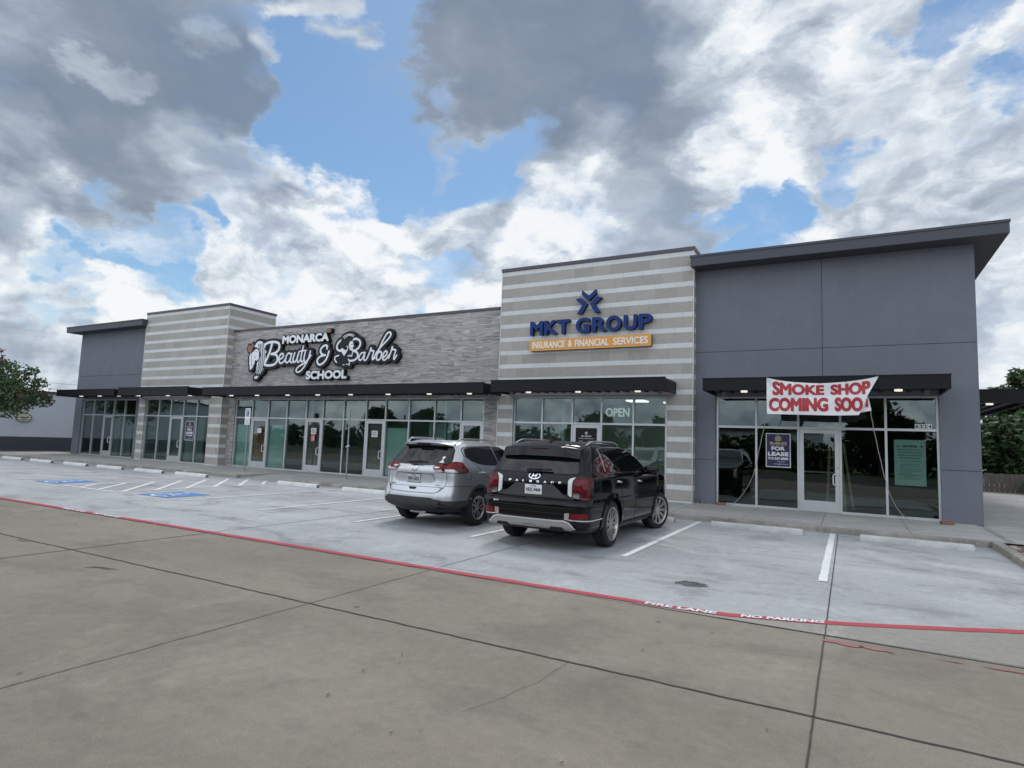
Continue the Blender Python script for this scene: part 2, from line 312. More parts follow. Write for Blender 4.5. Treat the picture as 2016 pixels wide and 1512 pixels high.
M['lamp'] = mat('led_lens', (0.9, 0.9, 0.85), 0.4, emit=(1.0, 0.93, 0.78), es=0.85)
M['troffer'] = mat('ceiling_troffer', (0.9, 0.9, 0.9), 0.4, emit=(1.0, 1.0, 0.97), es=2.4)
M['white'] = mat('white_plastic', (0.78, 0.79, 0.80), 0.5, var=0.03)
M['sign_white'] = mat('sign_white_face', (0.80, 0.82, 0.86), 0.35, var=0.03)
M['sign_black'] = mat('sign_black_body', (0.012, 0.013, 0.016), 0.5, var=0.1, spec=0.25)
M['sign_blue'] = mat('sign_blue_face', (0.010, 0.034, 0.165), 0.45, var=0.06, spec=0.22)
M['sign_navy'] = mat('sign_navy_return', (0.006, 0.012, 0.045), 0.5, spec=0.2)
M['sign_orange'] = mat('sign_orange_face', (0.72, 0.33, 0.07), 0.4, var=0.04)
M['sign_brown'] = mat('sign_orange_edge', (0.10, 0.045, 0.02), 0.5)
M['cream'] = mat('cream_lettering', (0.85, 0.78, 0.68), 0.4)
M['orange_flower'] = mat('orange_flower', (0.30, 0.125, 0.085), 0.5, var=0.1, vscale=9)
M['steel'] = mat('galvanised_steel', (0.33, 0.35, 0.36), 0.5, 0.7, var=0.12, vscale=8)
M['purple'] = mat('indigo_print', (0.028, 0.020, 0.095), 0.5, var=0.05)
M['gold'] = mat('gold_print', (0.42, 0.36, 0.24), 0.5)
M['paper'] = mat('paper', (0.75, 0.76, 0.77), 0.8, var=0.03)
M['notice'] = mat('pale_green_paper', (0.80, 0.80, 0.80), 0.8, var=0.03)
M['ink'] = mat('grey_ink', (0.10, 0.13, 0.125), 0.8)
M['ink_soft'] = mat('soft_ink', (0.24, 0.32, 0.30), 0.8)
M['red_ink'] = mat('red_ink', (0.50, 0.13, 0.15), 0.7)
M['sign_blue2'] = mat('blue_sign_print', (0.02, 0.06, 0.26), 0.5)
M['banner'] = mat('vinyl_banner', (0.78, 0.77, 0.78), 0.45, var=0.05, vscale=3)
M['banner_red'] = mat('banner_red', (0.40, 0.028, 0.038), 0.45, var=0.1, vscale=4)
M['rope'] = mat('rope', (0.36, 0.33, 0.29), 0.9, var=0.2, vscale=40)
M['brick'] = mat('red_brick', (0.24, 0.115, 0.085), 0.9, var=0.25, vscale=20, bump=0.4)
M['stop_white'] = mat('white_concrete_stop', (0.66, 0.67, 0.65), 0.85, var=0.14, vscale=3, var2=0.12, bump=0.3)
M['stop_grey'] = mat('worn_concrete_stop', (0.50, 0.50, 0.48), 0.9, var=0.22, vscale=4, var2=0.15, bump=0.4)
M['stop_end'] = mat('bare_concrete_end', (0.17, 0.16, 0.145), 0.9, var=0.2, vscale=8, bump=0.3)
M['ladder'] = mat('fibreglass_ladder', (0.80, 0.60, 0.36), 0.6, var=0.08)
M['patch'] = mat('pothole_fill', (0.10, 0.10, 0.10), 0.95, var=0.5, vscale=9, bump=1.0, bscale=25)
M['mulch'] = mat('brown_mulch', (0.16, 0.11, 0.085), 0.95, var=0.5, vscale=7, bump=1.0, bscale=30)
M['rock'] = mat('river_rock', (0.42, 0.34, 0.29), 0.8, var=0.35, vscale=8)
M['wood'] = mat('weathered_fence', (0.115, 0.098, 0.085), 0.9, var=0.25, vscale=3, var2=0.2)
M['leaf'] = leaf_mat('oak_leaf', (0.05, 0.10, 0.045), (0.12, 0.19, 0.075))
M['leaf_d'] = leaf_mat('dark_leaf', (0.025, 0.06, 0.020), (0.06, 0.11, 0.034))
M['leaf_p'] = leaf_mat('flower_tip_leaf', (0.09, 0.055, 0.055), (0.15, 0.09, 0.085))
M['bark'] = mat('bark', (0.095, 0.075, 0.06), 0.95, var=0.3, vscale=9, bump=0.8, bscale=30)
M['white_wall'] = mat('white_painted_wall', (0.66, 0.72, 0.80), 0.9, var=0.04, vscale=0.8)
M['navy_wall'] = mat('slate_painted_base', (0.075, 0.088, 0.115), 0.9, var=0.08)
M['cream_sign'] = mat('cream_sign_face', (0.62, 0.60, 0.44), 0.6, var=0.04)
M['grass'] = mat('dry_grass', (0.10, 0.12, 0.05), 0.95, var=0.4, vscale=2, bump=0.8)
# vehicles
M['silver'] = mat('silver_paint', (0.56, 0.575, 0.60), 0.30, 0.75, coat=0.6)
M['blackpaint'] = mat('black_paint', (0.0025, 0.0025, 0.0033), 0.07, 0.0, spec=0.36)
M['cargls'] = mat('privacy_glass', (0.004, 0.005, 0.0055), 0.03, 0.0, spec=0.62)
M['cladding'] = mat('dark_plastic_cladding', (0.035, 0.036, 0.038), 0.55, var=0.08, vscale=6)
M['cladding_g'] = mat('satin_grey_cladding', (0.06, 0.062, 0.066), 0.35, 0.2, var=0.08, vscale=6)
M['rubber'] = mat('tyre_rubber', (0.014, 0.014, 0.0145), 0.85, var=0.15, vscale=12)
M['chrome'] = mat('chrome', (0.80, 0.81, 0.82), 0.10, 1.0)
M['rim'] = mat('machined_rim', (0.46, 0.445, 0.43), 0.32, 0.9, var=0.05)
M['rim_d'] = mat('grey_rim', (0.36, 0.35, 0.345), 0.35, 0.8, var=0.05)
M['gap'] = mat('panel_gap', (0.010, 0.010, 0.011), 0.8)
M['well'] = mat('wheel_well', (0.008, 0.008, 0.008), 0.95)
M['redlens'] = mat('red_lens', (0.15, 0.006, 0.011), 0.12, 0.0, spec=0.35, var=0.2, vscale=14)
M['redlens_d'] = mat('dark_red_lens', (0.07, 0.005, 0.008), 0.12, 0.0, spec=0.35, var=0.2, vscale=14)
M['clearlens'] = mat('clear_lens', (0.62, 0.60, 0.60), 0.12, 0.2, coat=1.0, var=0.15, vscale=20)
M['whitelens'] = mat('white_light_bar', (0.66, 0.66, 0.66), 0.2, 0.0, coat=1.0)
M['smoke'] = mat('smoked_lens', (0.10, 0.09, 0.085), 0.15, 0.2, coat=1.0, var=0.3, vscale=40)
M['plate'] = mat('licence_plate', (0.72, 0.73, 0.74), 0.4, var=0.03)
M['plate_d'] = mat('plate_painted_shade', (0.50, 0.50, 0.49), 0.4, var=0.05)  # darker copy of the plate colour, with the shade painted in
M['skid'] = mat('satin_silver_skid', (0.36, 0.345, 0.325), 0.4, 0.5, var=0.05)
M['rail'] = mat('roof_rail_silver', (0.60, 0.61, 0.62), 0.25, 0.9)
M['under'] = mat('underbody', (0.01, 0.01, 0.01), 0.95)
# ---------------------------------------------------------------- helpers
class MB:
    def __init__(s): s.v = []; s.f = []; s.m = []
    def add(s, vs, fs, mi=0):
        o = len(s.v); s.v.extend([tuple(p) for p in vs]); s.f.extend([tuple(i+o for i in q) for q in fs]); s.m.extend([mi]*len(fs)); return s
    def box(s, x0, x1, y0, y1, z0, z1, mi=0):
        vs = [(x0,y0,z0),(x1,y0,z0),(x1,y1,z0),(x0,y1,z0),(x0,y0,z1),(x1,y0,z1),(x1,y1,z1),(x0,y1,z1)]
        return s.add(vs, [(0,3,2,1),(4,5,6,7),(0,1,5,4),(1,2,6,5),(2,3,7,6),(3,0,4,7)], mi)
    def obox(s, c, ax, ay, az, mi=0):     # oriented box: centre and three half-vectors
        c, ax, ay, az = map(Vector, (c, ax, ay, az))
        vs = [c+sx*ax+sy*ay+sz*az for sz in (-1,1) for sx, sy in ((-1,-1),(1,-1),(1,1),(-1,1))]
        return s.add(vs, [(0,3,2,1),(4,5,6,7),(0,1,5,4),(1,2,6,5),(2,3,7,6),(3,0,4,7)], mi)
    def bar(s, a, b, w, h, up=(0,0,1), mi=0):
        a, b = Vector(a), Vector(b); d = (b-a); L = d.length; d.normalize()
        sd_ = d.cross(Vector(up)); 
        if sd_.length < 1e-4: sd_ = d.cross(Vector((1,0,0)))
        sd_.normalize(); uu = sd_.cross(d)
        return s.obox((a+b)/2, d*L/2, sd_*w/2, uu*h/2, mi)
    def tube(s, pts, r, n=8, mi=0, caps=True):
        pts = [Vector(p) for p in pts]; rs = r if isinstance(r, (list, tuple)) else [r]*len(pts)
        rings = []; ref = Vector((0.13, 0.31, 0.94))
        for i, p in enumerate(pts):
            t = (pts[min(i+1, len(pts)-1)]-pts[max(i-1, 0)]).normalized()
            a = t.cross(ref); 
            if a.length < 1e-3: a = t.cross(Vector((1,0,0)))
            a.normalize(); b = t.cross(a)
            rings.append([p+rs[i]*(math.cos(2*math.pi*k/n)*a+math.sin(2*math.pi*k/n)*b) for k in range(n)])
        vs = [q for g in rings for q in g]; fs = []
        for i in range(len(pts)-1):
            for k in range(n):
                fs.append((i*n+k, i*n+(k+1)%n, (i+1)*n+(k+1)%n, (i+1)*n+k))
        if caps: fs.append(tuple(range(n-1,-1,-1))); fs.append(tuple((len(pts)-1)*n+k for k in range(n)))
        return s.add(vs, fs, mi)
    def lathe_x(s, prof, n=48, mi=0, close=False):   # profile of (x, r) turned about the x axis
        vs = [(x, r*math.cos(2*math.pi*k/n), r*math.sin(2*math.pi*k/n)) for x, r in prof for k in range(n)]
        fs = []; P_ = len(prof)
        for i in range(P_ if close else P_-1):
            j = (i+1) % P_
            for k in range(n): fs.append((i*n+k, i*n+(k+1)%n, j*n+(k+1)%n, j*n+k))
        return s.add(vs, fs, mi)
    def sheet(s, pts, z, mi=0): return s.add([(x, y, z) for x, y in pts], [tuple(range(len(pts)))], mi)
    def prism(s, pts, f0, f1, mi=0, side=None):   # polygon pts (a,b); f0/f1 map to 3-D back and front
        n = len(pts); vs = [f0(*p) for p in pts]+[f1(*p) for p in pts]
        s.add(vs, [tuple(range(n-1,-1,-1)), tuple(range(n, 2*n))], mi)
        return s.add(vs, [(i, (i+1)%n, n+(i+1)%n, n+i) for i in range(n)], mi if side is None else side)
    def build(s, name, mats, parent=None, smooth=False, bevel=0.0, sharp=35, recalc=True):
        me = bpy.data.meshes.new(name); me.from_pydata(s.v, [], s.f); 
        if not isinstance(mats, (list, tuple)): mats = [mats]
        for m in mats: me.materials.append(m)
        me.polygons.foreach_set('material_index', s.m)
        bm = bmesh.new(); bm.from_mesh(me)
        if recalc: bmesh.ops.recalc_face_normals(bm, faces=bm.faces)
        if bevel > 0:
            bmesh.ops.bevel(bm, geom=list(bm.edges), offset=bevel, segments=2, affect='EDGES', clamp_overlap=True)
        bm.to_mesh(me); bm.free()
        if smooth:
            me.polygons.foreach_set('use_smooth', [True]*len(me.polygons))
            me.set_sharp_from_angle(angle=R(sharp))
        me.update()
        o = bpy.data.objects.new(name, me); col.objects.link(o)
        if parent: o.parent = parent
        return o
def tag(o, label=None, cat=None, group=None, kind=None):
    if label: o['label'] = label
    if cat: o['category'] = cat
    if group: o['group'] = group
    if kind: o['kind'] = kind
    return o
def thing(name, label, cat, loc=(0,0,0), rz=0.0, group=None):
    o = bpy.data.objects.new(name, None); col.objects.link(o); o.location = loc; o.rotation_euler = (0,0,rz); o.empty_display_size = 0.3
    return tag(o, label, cat, group)
def kids(o): return [c for c in bpy.data.objects if c.parent == o]
def copy_tree(o, parent=None):
    c = o.copy(); col.objects.link(c)
    if parent: c.parent = parent
    for ch in kids(o): copy_tree(ch, c)
    return c

# text as flat polygons fitted to a box in (a, b)
_tc = {}
def text_mesh(s, bold=0.0, spacing=1.0):
    key = (s, bold, spacing)
    if key in _tc: return _tc[key]
    cu = bpy.data.curves.new('lettering', 'FONT'); cu.body = s; cu.size = 1.0; cu.offset = bold; cu.space_character = spacing; cu.resolution_u = 4; cu.fill_mode = 'FRONT'
    o = bpy.data.objects.new('lettering', cu); col.objects.link(o)
    dg = bpy.context.evaluated_depsgraph_get(); ev = o.evaluated_get(dg); me = ev.to_mesh()
    vs = [(v.co.x, v.co.y) for v in me.vertices]; fs = [tuple(p.vertices) for p in me.polygons]
    ev.to_mesh_clear(); bpy.data.objects.remove(o); bpy.data.curves.remove(cu)
    xs = [v[0] for v in vs]; ys = [v[1] for v in vs]; x0, x1, y0, y1 = min(xs), max(xs), min(ys), max(ys)
    vs = [((x-x0)/(x1-x0), (y-y0)/max(y1-y0, 1e-6)) for x, y in vs]
    _tc[key] = (vs, fs, (x1-x0)/max(y1-y0, 1e-6)); return _tc[key]
def text_flat(mb, s, x0, x1, z0, z1, fn, bold=0.0, mi=0, spacing=1.0):
    vs, fs, _ = text_mesh(s, bold, spacing)
    return mb.add([fn(x0+a*(x1-x0), z0+b*(z1-z0)) for a, b in vs], fs, mi)
def text_line(mb, s, xc, z0, h, fn, bold=0.0, mi=0, wmax=None):
    vs, fs, asp = text_mesh(s, bold); w = h*asp
    if wmax: w = min(w, wmax)
    return text_flat(mb, s, xc-w/2, xc+w/2, z0, z0+h, fn, bold, mi)
def solid(mb, vs2, fs, back, front, mi=0, side=None):    # extrude flat polygons into a solid
    o = len(vs2); mb.add([front(*p) for p in vs2], fs, mi)
    cnt = {}
    for f in fs:
        for i in range(len(f)):
            e = (f[i], f[(i+1) % len(f)]); cnt[e] = 1
    sv = []; sf = []
    for (a, b) in cnt:
        if (b, a) not in cnt:
            k = len(sv); sv += [front(*vs2[a]), front(*vs2[b]), back(*vs2[b]), back(*vs2[a])]; sf.append((k, k+1, k+2, k+3))
    mb.add(sv, sf, mi if side is None else side)
    return mb
def solid_text(mb, s, x0, x1, z0, z1, back, front, bold=0.0, mi=0, side=None):
    vs, fs, _ = text_mesh(s, bold)
    vs = [(x0+a*(x1-x0), z0+b*(z1-z0)) for a, b in vs]
    # weld duplicate rim vertices
    return solid(mb, vs, fs, back, front, mi, side)

# signed-distance shapes on a grid -> polygons
def sd_poly(X, Y, P_):
    P_ = np.array(P_, float); n = len(P_); d = np.full(X.shape, 1e9); ins = np.zeros(X.shape, bool)
    for i in range(n):
        a = P_[i]; b = P_[(i+1) % n]; e = b-a; wx, wy = X-a[0], Y-a[1]
        t = np.clip((wx*e[0]+wy*e[1])/max(e@e, 1e-12), 0, 1)
        d = np.minimum(d, (wx-t*e[0])**2+(wy-t*e[1])**2)
        c = ((a[1] > Y) != (b[1] > Y)) & (X < (b[0]-a[0])*(Y-a[1])/((b[1]-a[1]) if b[1] != a[1] else 1e-12)+a[0])
        ins ^= c
    return np.where(ins, -1, 1)*np.sqrt(d)
def sd_line(X, Y, pts, r):
    d = np.full(X.shape, 1e9)
    for i in range(len(pts)-1):
        a = np.array(pts[i]); b = np.array(pts[i+1]); e = b-a; wx, wy = X-a[0], Y-a[1]
        t = np.clip((wx*e[0]+wy*e[1])/max(e@e, 1e-12), 0, 1)
        d = np.minimum(d, (wx-t*e[0])**2+(wy-t*e[1])**2)
    return np.sqrt(d)-r
def march(fn, x0, x1, y0, y1, res):
    nx = max(2, int((x1-x0)/res)+1); ny = max(2, int((y1-y0)/res)+1)
    xs = np.linspace(x0, x1, nx); ys = np.linspace(y0, y1, ny)
    X, Y = np.meshgrid(xs, ys, indexing='ij'); D = fn(X, Y)
    D[0,:] = np.maximum(D[0,:], 1e-4); D[-1,:] = np.maximum(D[-1,:], 1e-4); D[:,0] = np.maximum(D[:,0], 1e-4); D[:,-1] = np.maximum(D[:,-1], 1e-4)
    I = D < 0; vid = {}; V = []; F = []
    def node(i, j):
        k = ('n', i, j)
        if k not in vid: vid[k] = len(V); V.append((xs[i], ys[j]))
        return vid[k]
    def cross(i, j, i2, j2):
        k = (min((i,j),(i2,j2)), max((i,j),(i2,j2)))
        if k not in vid:
            a, b = D[i,j], D[i2,j2]; t = a/(a-b); t = min(max(t, 0.02), 0.98)
            vid[k] = len(V); V.append((xs[i]+t*(xs[i2]-xs[i]), ys[j]+t*(ys[j2]-ys[j])))
        return vid[k]
    anyc = I[:-1,:-1] | I[1:,:-1] | I[1:,1:] | I[:-1,1:]
    for i, j in zip(*np.nonzero(anyc)):
        c = ((i,j),(i+1,j),(i+1,j+1),(i,j+1)); poly = []
        for k in range(4):
            p, q = c[k], c[(k+1) % 4]
            if I[p]: poly.append(node(*p))
            if I[p] != I[q]: poly.append(cross(*p, *q))
        if len(poly) >= 3: F.append(tuple(poly))
    return V, F
def bounds(pts, m): 
    xs = [p[0] for p in pts]; ys = [p[1] for p in pts]; return min(xs)-m, max(xs)+m, min(ys)-m, max(ys)+m
def poly_patch(pts, res, rnd=0.0):
    b = bounds(pts, res*2+rnd)
    return march(lambda X, Y: sd_poly(X, Y, pts)-rnd, *b, res)
def ribbon2(pts, w, closed=False):      # flat ribbon along a 2-D polyline -> verts, faces
    n = len(pts); V = []; F = []
    for i in range(n):
        a = np.array(pts[(i-1) % n if closed else max(i-1, 0)]); b = np.array(pts[(i+1) % n if closed else min(i+1, n-1)])
        t = b-a; t = t/max(np.linalg.norm(t), 1e-9); nrm = np.array((-t[1], t[0])); p = np.array(pts[i])
        V += [tuple(p-nrm*w/2), tuple(p+nrm*w/2)]
    for i in range(n if closed else n-1):
        j = (i+1) % n; F.append((2*i, 2*j, 2*j+1, 2*i+1))
    return V, F
def resample(pts, step):
    out = [pts[0]]
    for a, b in zip(pts[:-1], pts[1:]):
        L = math.dist(a, b); n = max(1, int(L/step))
        for k in range(1, n+1): out.append(tuple(a[q]+(b[q]-a[q])*k/n for q in range(len(a))))
    return out
def smooth_line(pts, n=8):              # Catmull-Rom
    out = []; P_ = [pts[0]]+list(pts)+[pts[-1]]
    for i in range(1, len(P_)-2):
        for k in range(n):
            t = k/n; p0, p1, p2, p3 = P_[i-1:i+3]
            out.append(tuple(0.5*((2*p1[q])+(-p0[q]+p2[q])*t+(2*p0[q]-5*p1[q]+4*p2[q]-p3[q])*t*t+(-p0[q]+3*p1[q]-3*p2[q]+p3[q])*t**3) for q in range(len(p1))))
    out.append(tuple(pts[-1])); return out

def sd_text(X, Y, s, x0, x1, z0, z1):
    vs, fs, _ = text_mesh(s); vs = [(x0+a*(x1-x0), z0+b*(z1-z0)) for a, b in vs]
    key = {}; rid = [key.setdefault((round(a, 4), round(b, 4)), i) for i, (a, b) in enumerate(vs)]
    cnt = {}
    for f in fs:
        g = [rid[i] for i in f]
        for a, b in zip(g, g[1:]+g[:1]):
            if a != b: e = frozenset((a, b)); cnt[e] = cnt.get(e, 0)+1
    d = np.full(X.shape, 1e9); ins = np.zeros(X.shape, bool)
    for e, c in cnt.items():
        if c != 1: continue
        i, j = tuple(e); a, b = vs[i], vs[j]; ex, ey = b[0]-a[0], b[1]-a[1]; wx, wy = X-a[0], Y-a[1]
        t = np.clip((wx*ex+wy*ey)/max(ex*ex+ey*ey, 1e-12), 0, 1)
        d = np.minimum(d, (wx-t*ex)**2+(wy-t*ey)**2)
        if a[1] != b[1]: ins ^= ((a[1] > Y) != (b[1] > Y)) & (X < ex*(Y-a[1])/ey+a[0])
    return np.where(ins, -1, 1)*np.sqrt(d)
def bold_shape(s, x0, x1, z0, z1, r, res):     # heavy lettering: outline grown by r, fitted to the box
    return march(lambda X, Y: sd_text(X, Y, s, x0+r, x1-r, z0+r, z1-r)-r, x0-2*res, x1+2*res, z0-2*res, z1+2*res, res)
def bold_text(mb, s, x0, x1, z0, z1, fn, r, mi=0, res=None):
    V, F = bold_shape(s, x0, x1, z0, z1, r, res or max(r*0.45, 0.0025)); return mb.add([fn(a, b) for a, b in V], F, mi)
# ---------------------------------------------------------------- ground
def struct(o): o['kind'] = 'structure'; return o
rng = random.Random(5)
def arc(cx, cy, r, a0, a1, n): return [(cx+r*math.cos(R(a0+(a1-a0)*k/n)), cy+r*math.sin(R(a0+(a1-a0)*k/n))) for k in range(n+1)]
ground = struct(MB().sheet([(-300,-300),(300,-300),(300,300),(-300,300)], 0).build('fire_lane_road', M['lane']))
lot = struct(MB().sheet([(-40,-11.5),(8,-11.5),(8,-8.0),(3.25,-8.0),(3.25,-3.2),(-40,-3.2)], 0.004).build('parking_lot', M['lot']))
redc = [(-44,-11.46),(-30,-11.455),(-16,-11.455),(-8,-11.43),(-4,-11.43),(-1.4,-11.42),(-0.55,-11.385),(-0.09,-11.305),(0.65,-11.035),(1.43,-10.67),(2.37,-10.165),(3.6,-9.42),(5.0,-8.5)]
redc = smooth_line(redc, 8)
ap = [p for p in redc if -1.2 < p[0] < 5.0]
apron = struct(MB().sheet([(x, y) for x, y in ap][::-1]+[(-1.2,-11.5),(8,-11.5),(8,-8.5)], 0.008).build('new_concrete_apron', M['apron']))
def jitter(pts, amp, step=0.12):
    q = resample(pts, step); return [(x+rng.uniform(-amp, amp), y+rng.uniform(-amp, amp)) for x, y in q]
def flat(name, m, pieces, z, parent=None):     # list of (verts2, faces)
    mb = MB()
    for V, F in pieces: mb.add([(x, y, z) for x, y in V], F)
    o = mb.build(name, m, parent, recalc=False)
    return struct(o) if parent is None else o
# control joints
jn = [ribbon2(jitter([(-40,-13.5),(12,-13.52)], 0.007), 0.019), ribbon2(jitter([(0.66,-19),(0.66,-11.5)], 0.002), 0.012)]
jn += [ribbon2(jitter([(-8.45,-19),(-8.43,-11.5)], 0.005), 0.022), ribbon2(jitter([(-17.5,-19),(-17.5,-11.5)], 0.005), 0.02)]
flat('pavement_joint', M['joint'], jn, 0.006)
flat('pavement_joint', M['joint_red'], [ribbon2(jitter([(-3.88,-19),(-3.87,-11.5)], 0.005), 0.012), ribbon2(jitter([(-13,-19),(-13,-11.5)], 0.005), 0.012),
     ribbon2(jitter([(-1.06,-13.5),(-1.05,-14.0),(-1.25,-14.7)], 0.02), 0.004)], 0.006)
flat('pavement_joint', M['joint'], [ribbon2(jitter([(0.665,-11.5),(0.655,-3.26)], 0.003), 0.013), ribbon2(jitter([(-8.44,-11.4),(-8.4,-3.26)], 0.004), 0.016), ribbon2(jitter([(-3.87,-11.3),(-3.86,-3.26)], 0.004), 0.010),
     ribbon2(jitter([(-40,-7.2),(3.2,-7.2)], 0.004), 0.008)], 0.0085)
flat('pavement_joint', M['joint_red'], [ribbon2(jitter([(-0.3,-11.505),(6,-11.42)], 0.004), 0.012)], 0.0095)
# scuffs, leaves and crumbs on the road
sc_ = []
for (x, y, l, a) in ((-8.9,-15.2,0.16,0.4),(-8.7,-15.1,0.12,0.9),(-7.1,-13.9,0.3,0.2),(-7.2,-13.95,0.2,0.3),(-9.8,-13.6,0.3,0.1)):
    for k in range(2): sc_.append(ribbon2(jitter([(x+k*0.05, y+k*0.03), (x+k*0.05+l*math.cos(a), y+l*math.sin(a)+k*0.03)], 0.02, 0.1), 0.02))
flat('tyre_scuff', mat('faint_scuff', (0.15, 0.14, 0.13), 0.9, var=0.2), sc_, 0.0065)
lf = []
for k in range(48):
    x = rng.uniform(-9, 3); y = rng.uniform(-16.6, -11.7); s = rng.uniform(0.008, 0.022); a = rng.uniform(0, 6.3)
    lf.append(([(x+s*math.cos(a+q*1.0472)*(1 if q % 3 == 0 else 0.45), y+s*math.sin(a+q*1.0472)*(1 if q % 3 == 0 else 0.45)) for q in range(6)], [tuple(range(6))]))
flat('fallen_leaf_litter', mat('dead_leaf', (0.10, 0.075, 0.06), 0.9, var=0.3), lf, 0.012)['kind'] = 'stuff'
# painted markings: children of the lot
def lot_part(name, m, pieces, z=0.012, label=None):
    o = flat(name, m, pieces, z, lot)
    if label: o['label'] = label
    return o
def rag(pts, w, amp=0.004): 
    V, F = ribbon2(jitter(pts, 0.0015, 0.2), w); return [(x+rng.uniform(-amp, amp), y+rng.uniform(-amp, amp)) for x, y in V], F
for x, y0, y1 in ((0.555,-8.85,-3.32),(-2.16,-8.89,-3.40),(-4.93,-8.89,-3.4),(-7.66,-8.9,-3.4),(-10.41,-8.9,-3.4),(-13.15,-8.9,-3.4),(-21.3,-9.0,-3.6),(-24.0,-9.0,-3.6),(-26.75,-9.0,-3.6),(-29.5,-9.0,-3.6),(-32.2,-9.0,-3.6),(-34.9,-9.0,-3.6)):
    lot_part('parking_stripe', M['white_paint'], [rag([(x, y0), (x, y1)], 0.105)])
hx = [rag([(-15.93,-8.95),(-15.93,-3.35)], 0.10), rag([(-18.55,-8.95),(-18.55,-3.4)], 0.10), rag([(-18.5,-8.95),(-15.98,-8.95)], 0.10)]
for y0 in (-8.75,-7.85,-6.98,-6.10,-5.22,-4.35):
    x1 = -18.5; y1 = y0+2.5*0.93
    if y1 > -3.32: x1 = -15.98-(-3.32-y0)/0.93; y1 = -3.32
    hx.append(rag([(-15.98, y0), (x1, y1)], 0.11))
hx += [rag([(-16.9,-8.88),(-18.5,-7.3)], 0.11), rag([(-17.8,-8.88),(-18.5,-8.15)], 0.11)]
lot_part('hatched_aisle', M['white_paint'], hx)
def wheelchair(cx, cy, s):
    def q(*a): return [(cx+s*x, cy+s*y) for x, y in a]
    P_ = [ribbon2(q(*[(0.30*math.cos(R(t))-0.02, 0.30*math.sin(R(t))-0.22) for t in range(110, 371, 13)]), 0.085*s),
          ribbon2(q((-0.12,0.36),(-0.08,-0.05),(0.2,-0.05),(0.32,-0.42),(0.42,-0.40)), 0.085*s), ribbon2(q((-0.1,0.12),(0.18,0.12)), 0.07*s),
          (q(*[(-0.13+0.09*math.cos(k), 0.48+0.09*math.sin(k)) for k in [i*0.5236 for i in range(12)]]), [tuple(range(12))])]
    return P_
for cx_, cy_ in ((-14.48,-8.28),(-19.85,-8.28)):
    b = lot_part('accessible_marking', M['blue_paint'], [([(cx_-0.62,cy_-0.6),(cx_+0.62,cy_-0.6),(cx_+0.62,cy_+0.6),(cx_-0.62,cy_+0.6)], [(0,1,2,3)])])
    f = flat('wheelchair_symbol', M['white_paint'], wheelchair(cx_, cy_-0.04, 0.95), 0.016, b)
# red fire-lane line with stencilled words
redq = resample(redc, 0.15)
V, F = ribbon2(redq, 0.125)
V = [(x+rng.uniform(-.004,.004), y+rng.uniform(-.007,.007)) for x, y in V]
fl = lot_part('fire_lane_line', M['red_paint'], [(V, F)], 0.0125)
def on_curve(x): 
    for a, b in zip(redq[:-1], redq[1:]):
        if a[0] <= x <= b[0]:
            t = (x-a[0])/max(b[0]-a[0], 1e-6); return a[1]+t*(b[1]-a[1])
    return redq[-1][1]
mb = MB()
def fl_map(a, b): return (a, on_curve(a)+b, 0.0165)
for s_, x0, x1 in (('FIRE LANE',-1.06,-0.33),('NO PARKING',-0.10,0.645),('FIRE LANE',-6.6,-5.85),('NO PARKING',-5.6,-4.85),('FIRE LANE',-13.2,-12.3),('NO PARKING',-12.0,-11.1)):
    if -8 < x0 < -2: continue
    bold_text(mb, s_, x0, x1, -0.052, 0.052, fl_map, 0.006)
mb.build('stencilled_lettering', M['white_paint'], fl, recalc=False)
def blotch(cx, cy, rx, ry, n=22, seed=1, rough=0.25):
    q = random.Random(seed); return [(cx+rx*(1+q.uniform(-rough, rough))*math.cos(2*math.pi*k/n), cy+ry*(1+q.uniform(-rough, rough))*math.sin(2*math.pi*k/n)) for k in range(n)]
wr = [(blotch(0.82,-11.665,0.17,0.055,18,3,.3),[tuple(range(18))]), (blotch(1.08,-11.675,0.12,0.045,18,4,.4),[tuple(range(18))]), (blotch(1.98,-11.65,0.13,0.025,18,6,.5),[tuple(range(18))]), (blotch(1.62,-11.66,0.10,0.012,18,7,.5),[tuple(range(18))])]
flat('worn_red_paint', M['red_worn'], wr, 0.0065)
# broken pothole in the lot
pm = MB(); pq = random.Random(9); ring = blotch(-0.86,-10.13,0.215,0.135,26,8,0.22)
vs = [(-0.86,-10.13,0.022)]+[(-0.86+(x+0.86)*t, -10.13+(y+10.13)*t, 0.007+(0.018*(1-t))+pq.uniform(-0.004,0.012)*(t < 0.95)) for t in (0.35,0.7,1.0) for x, y in ring]
fs = [(0,1+k,1+(k+1)%26) for k in range(26)]+[(1+r*26+k,1+(r+1)*26+k,1+(r+1)*26+(k+1)%26,1+r*26+(k+1)%26) for r in (0,1) for k in range(26)]
pm.add(vs, fs).build('pothole_patch', M['patch'], lot)

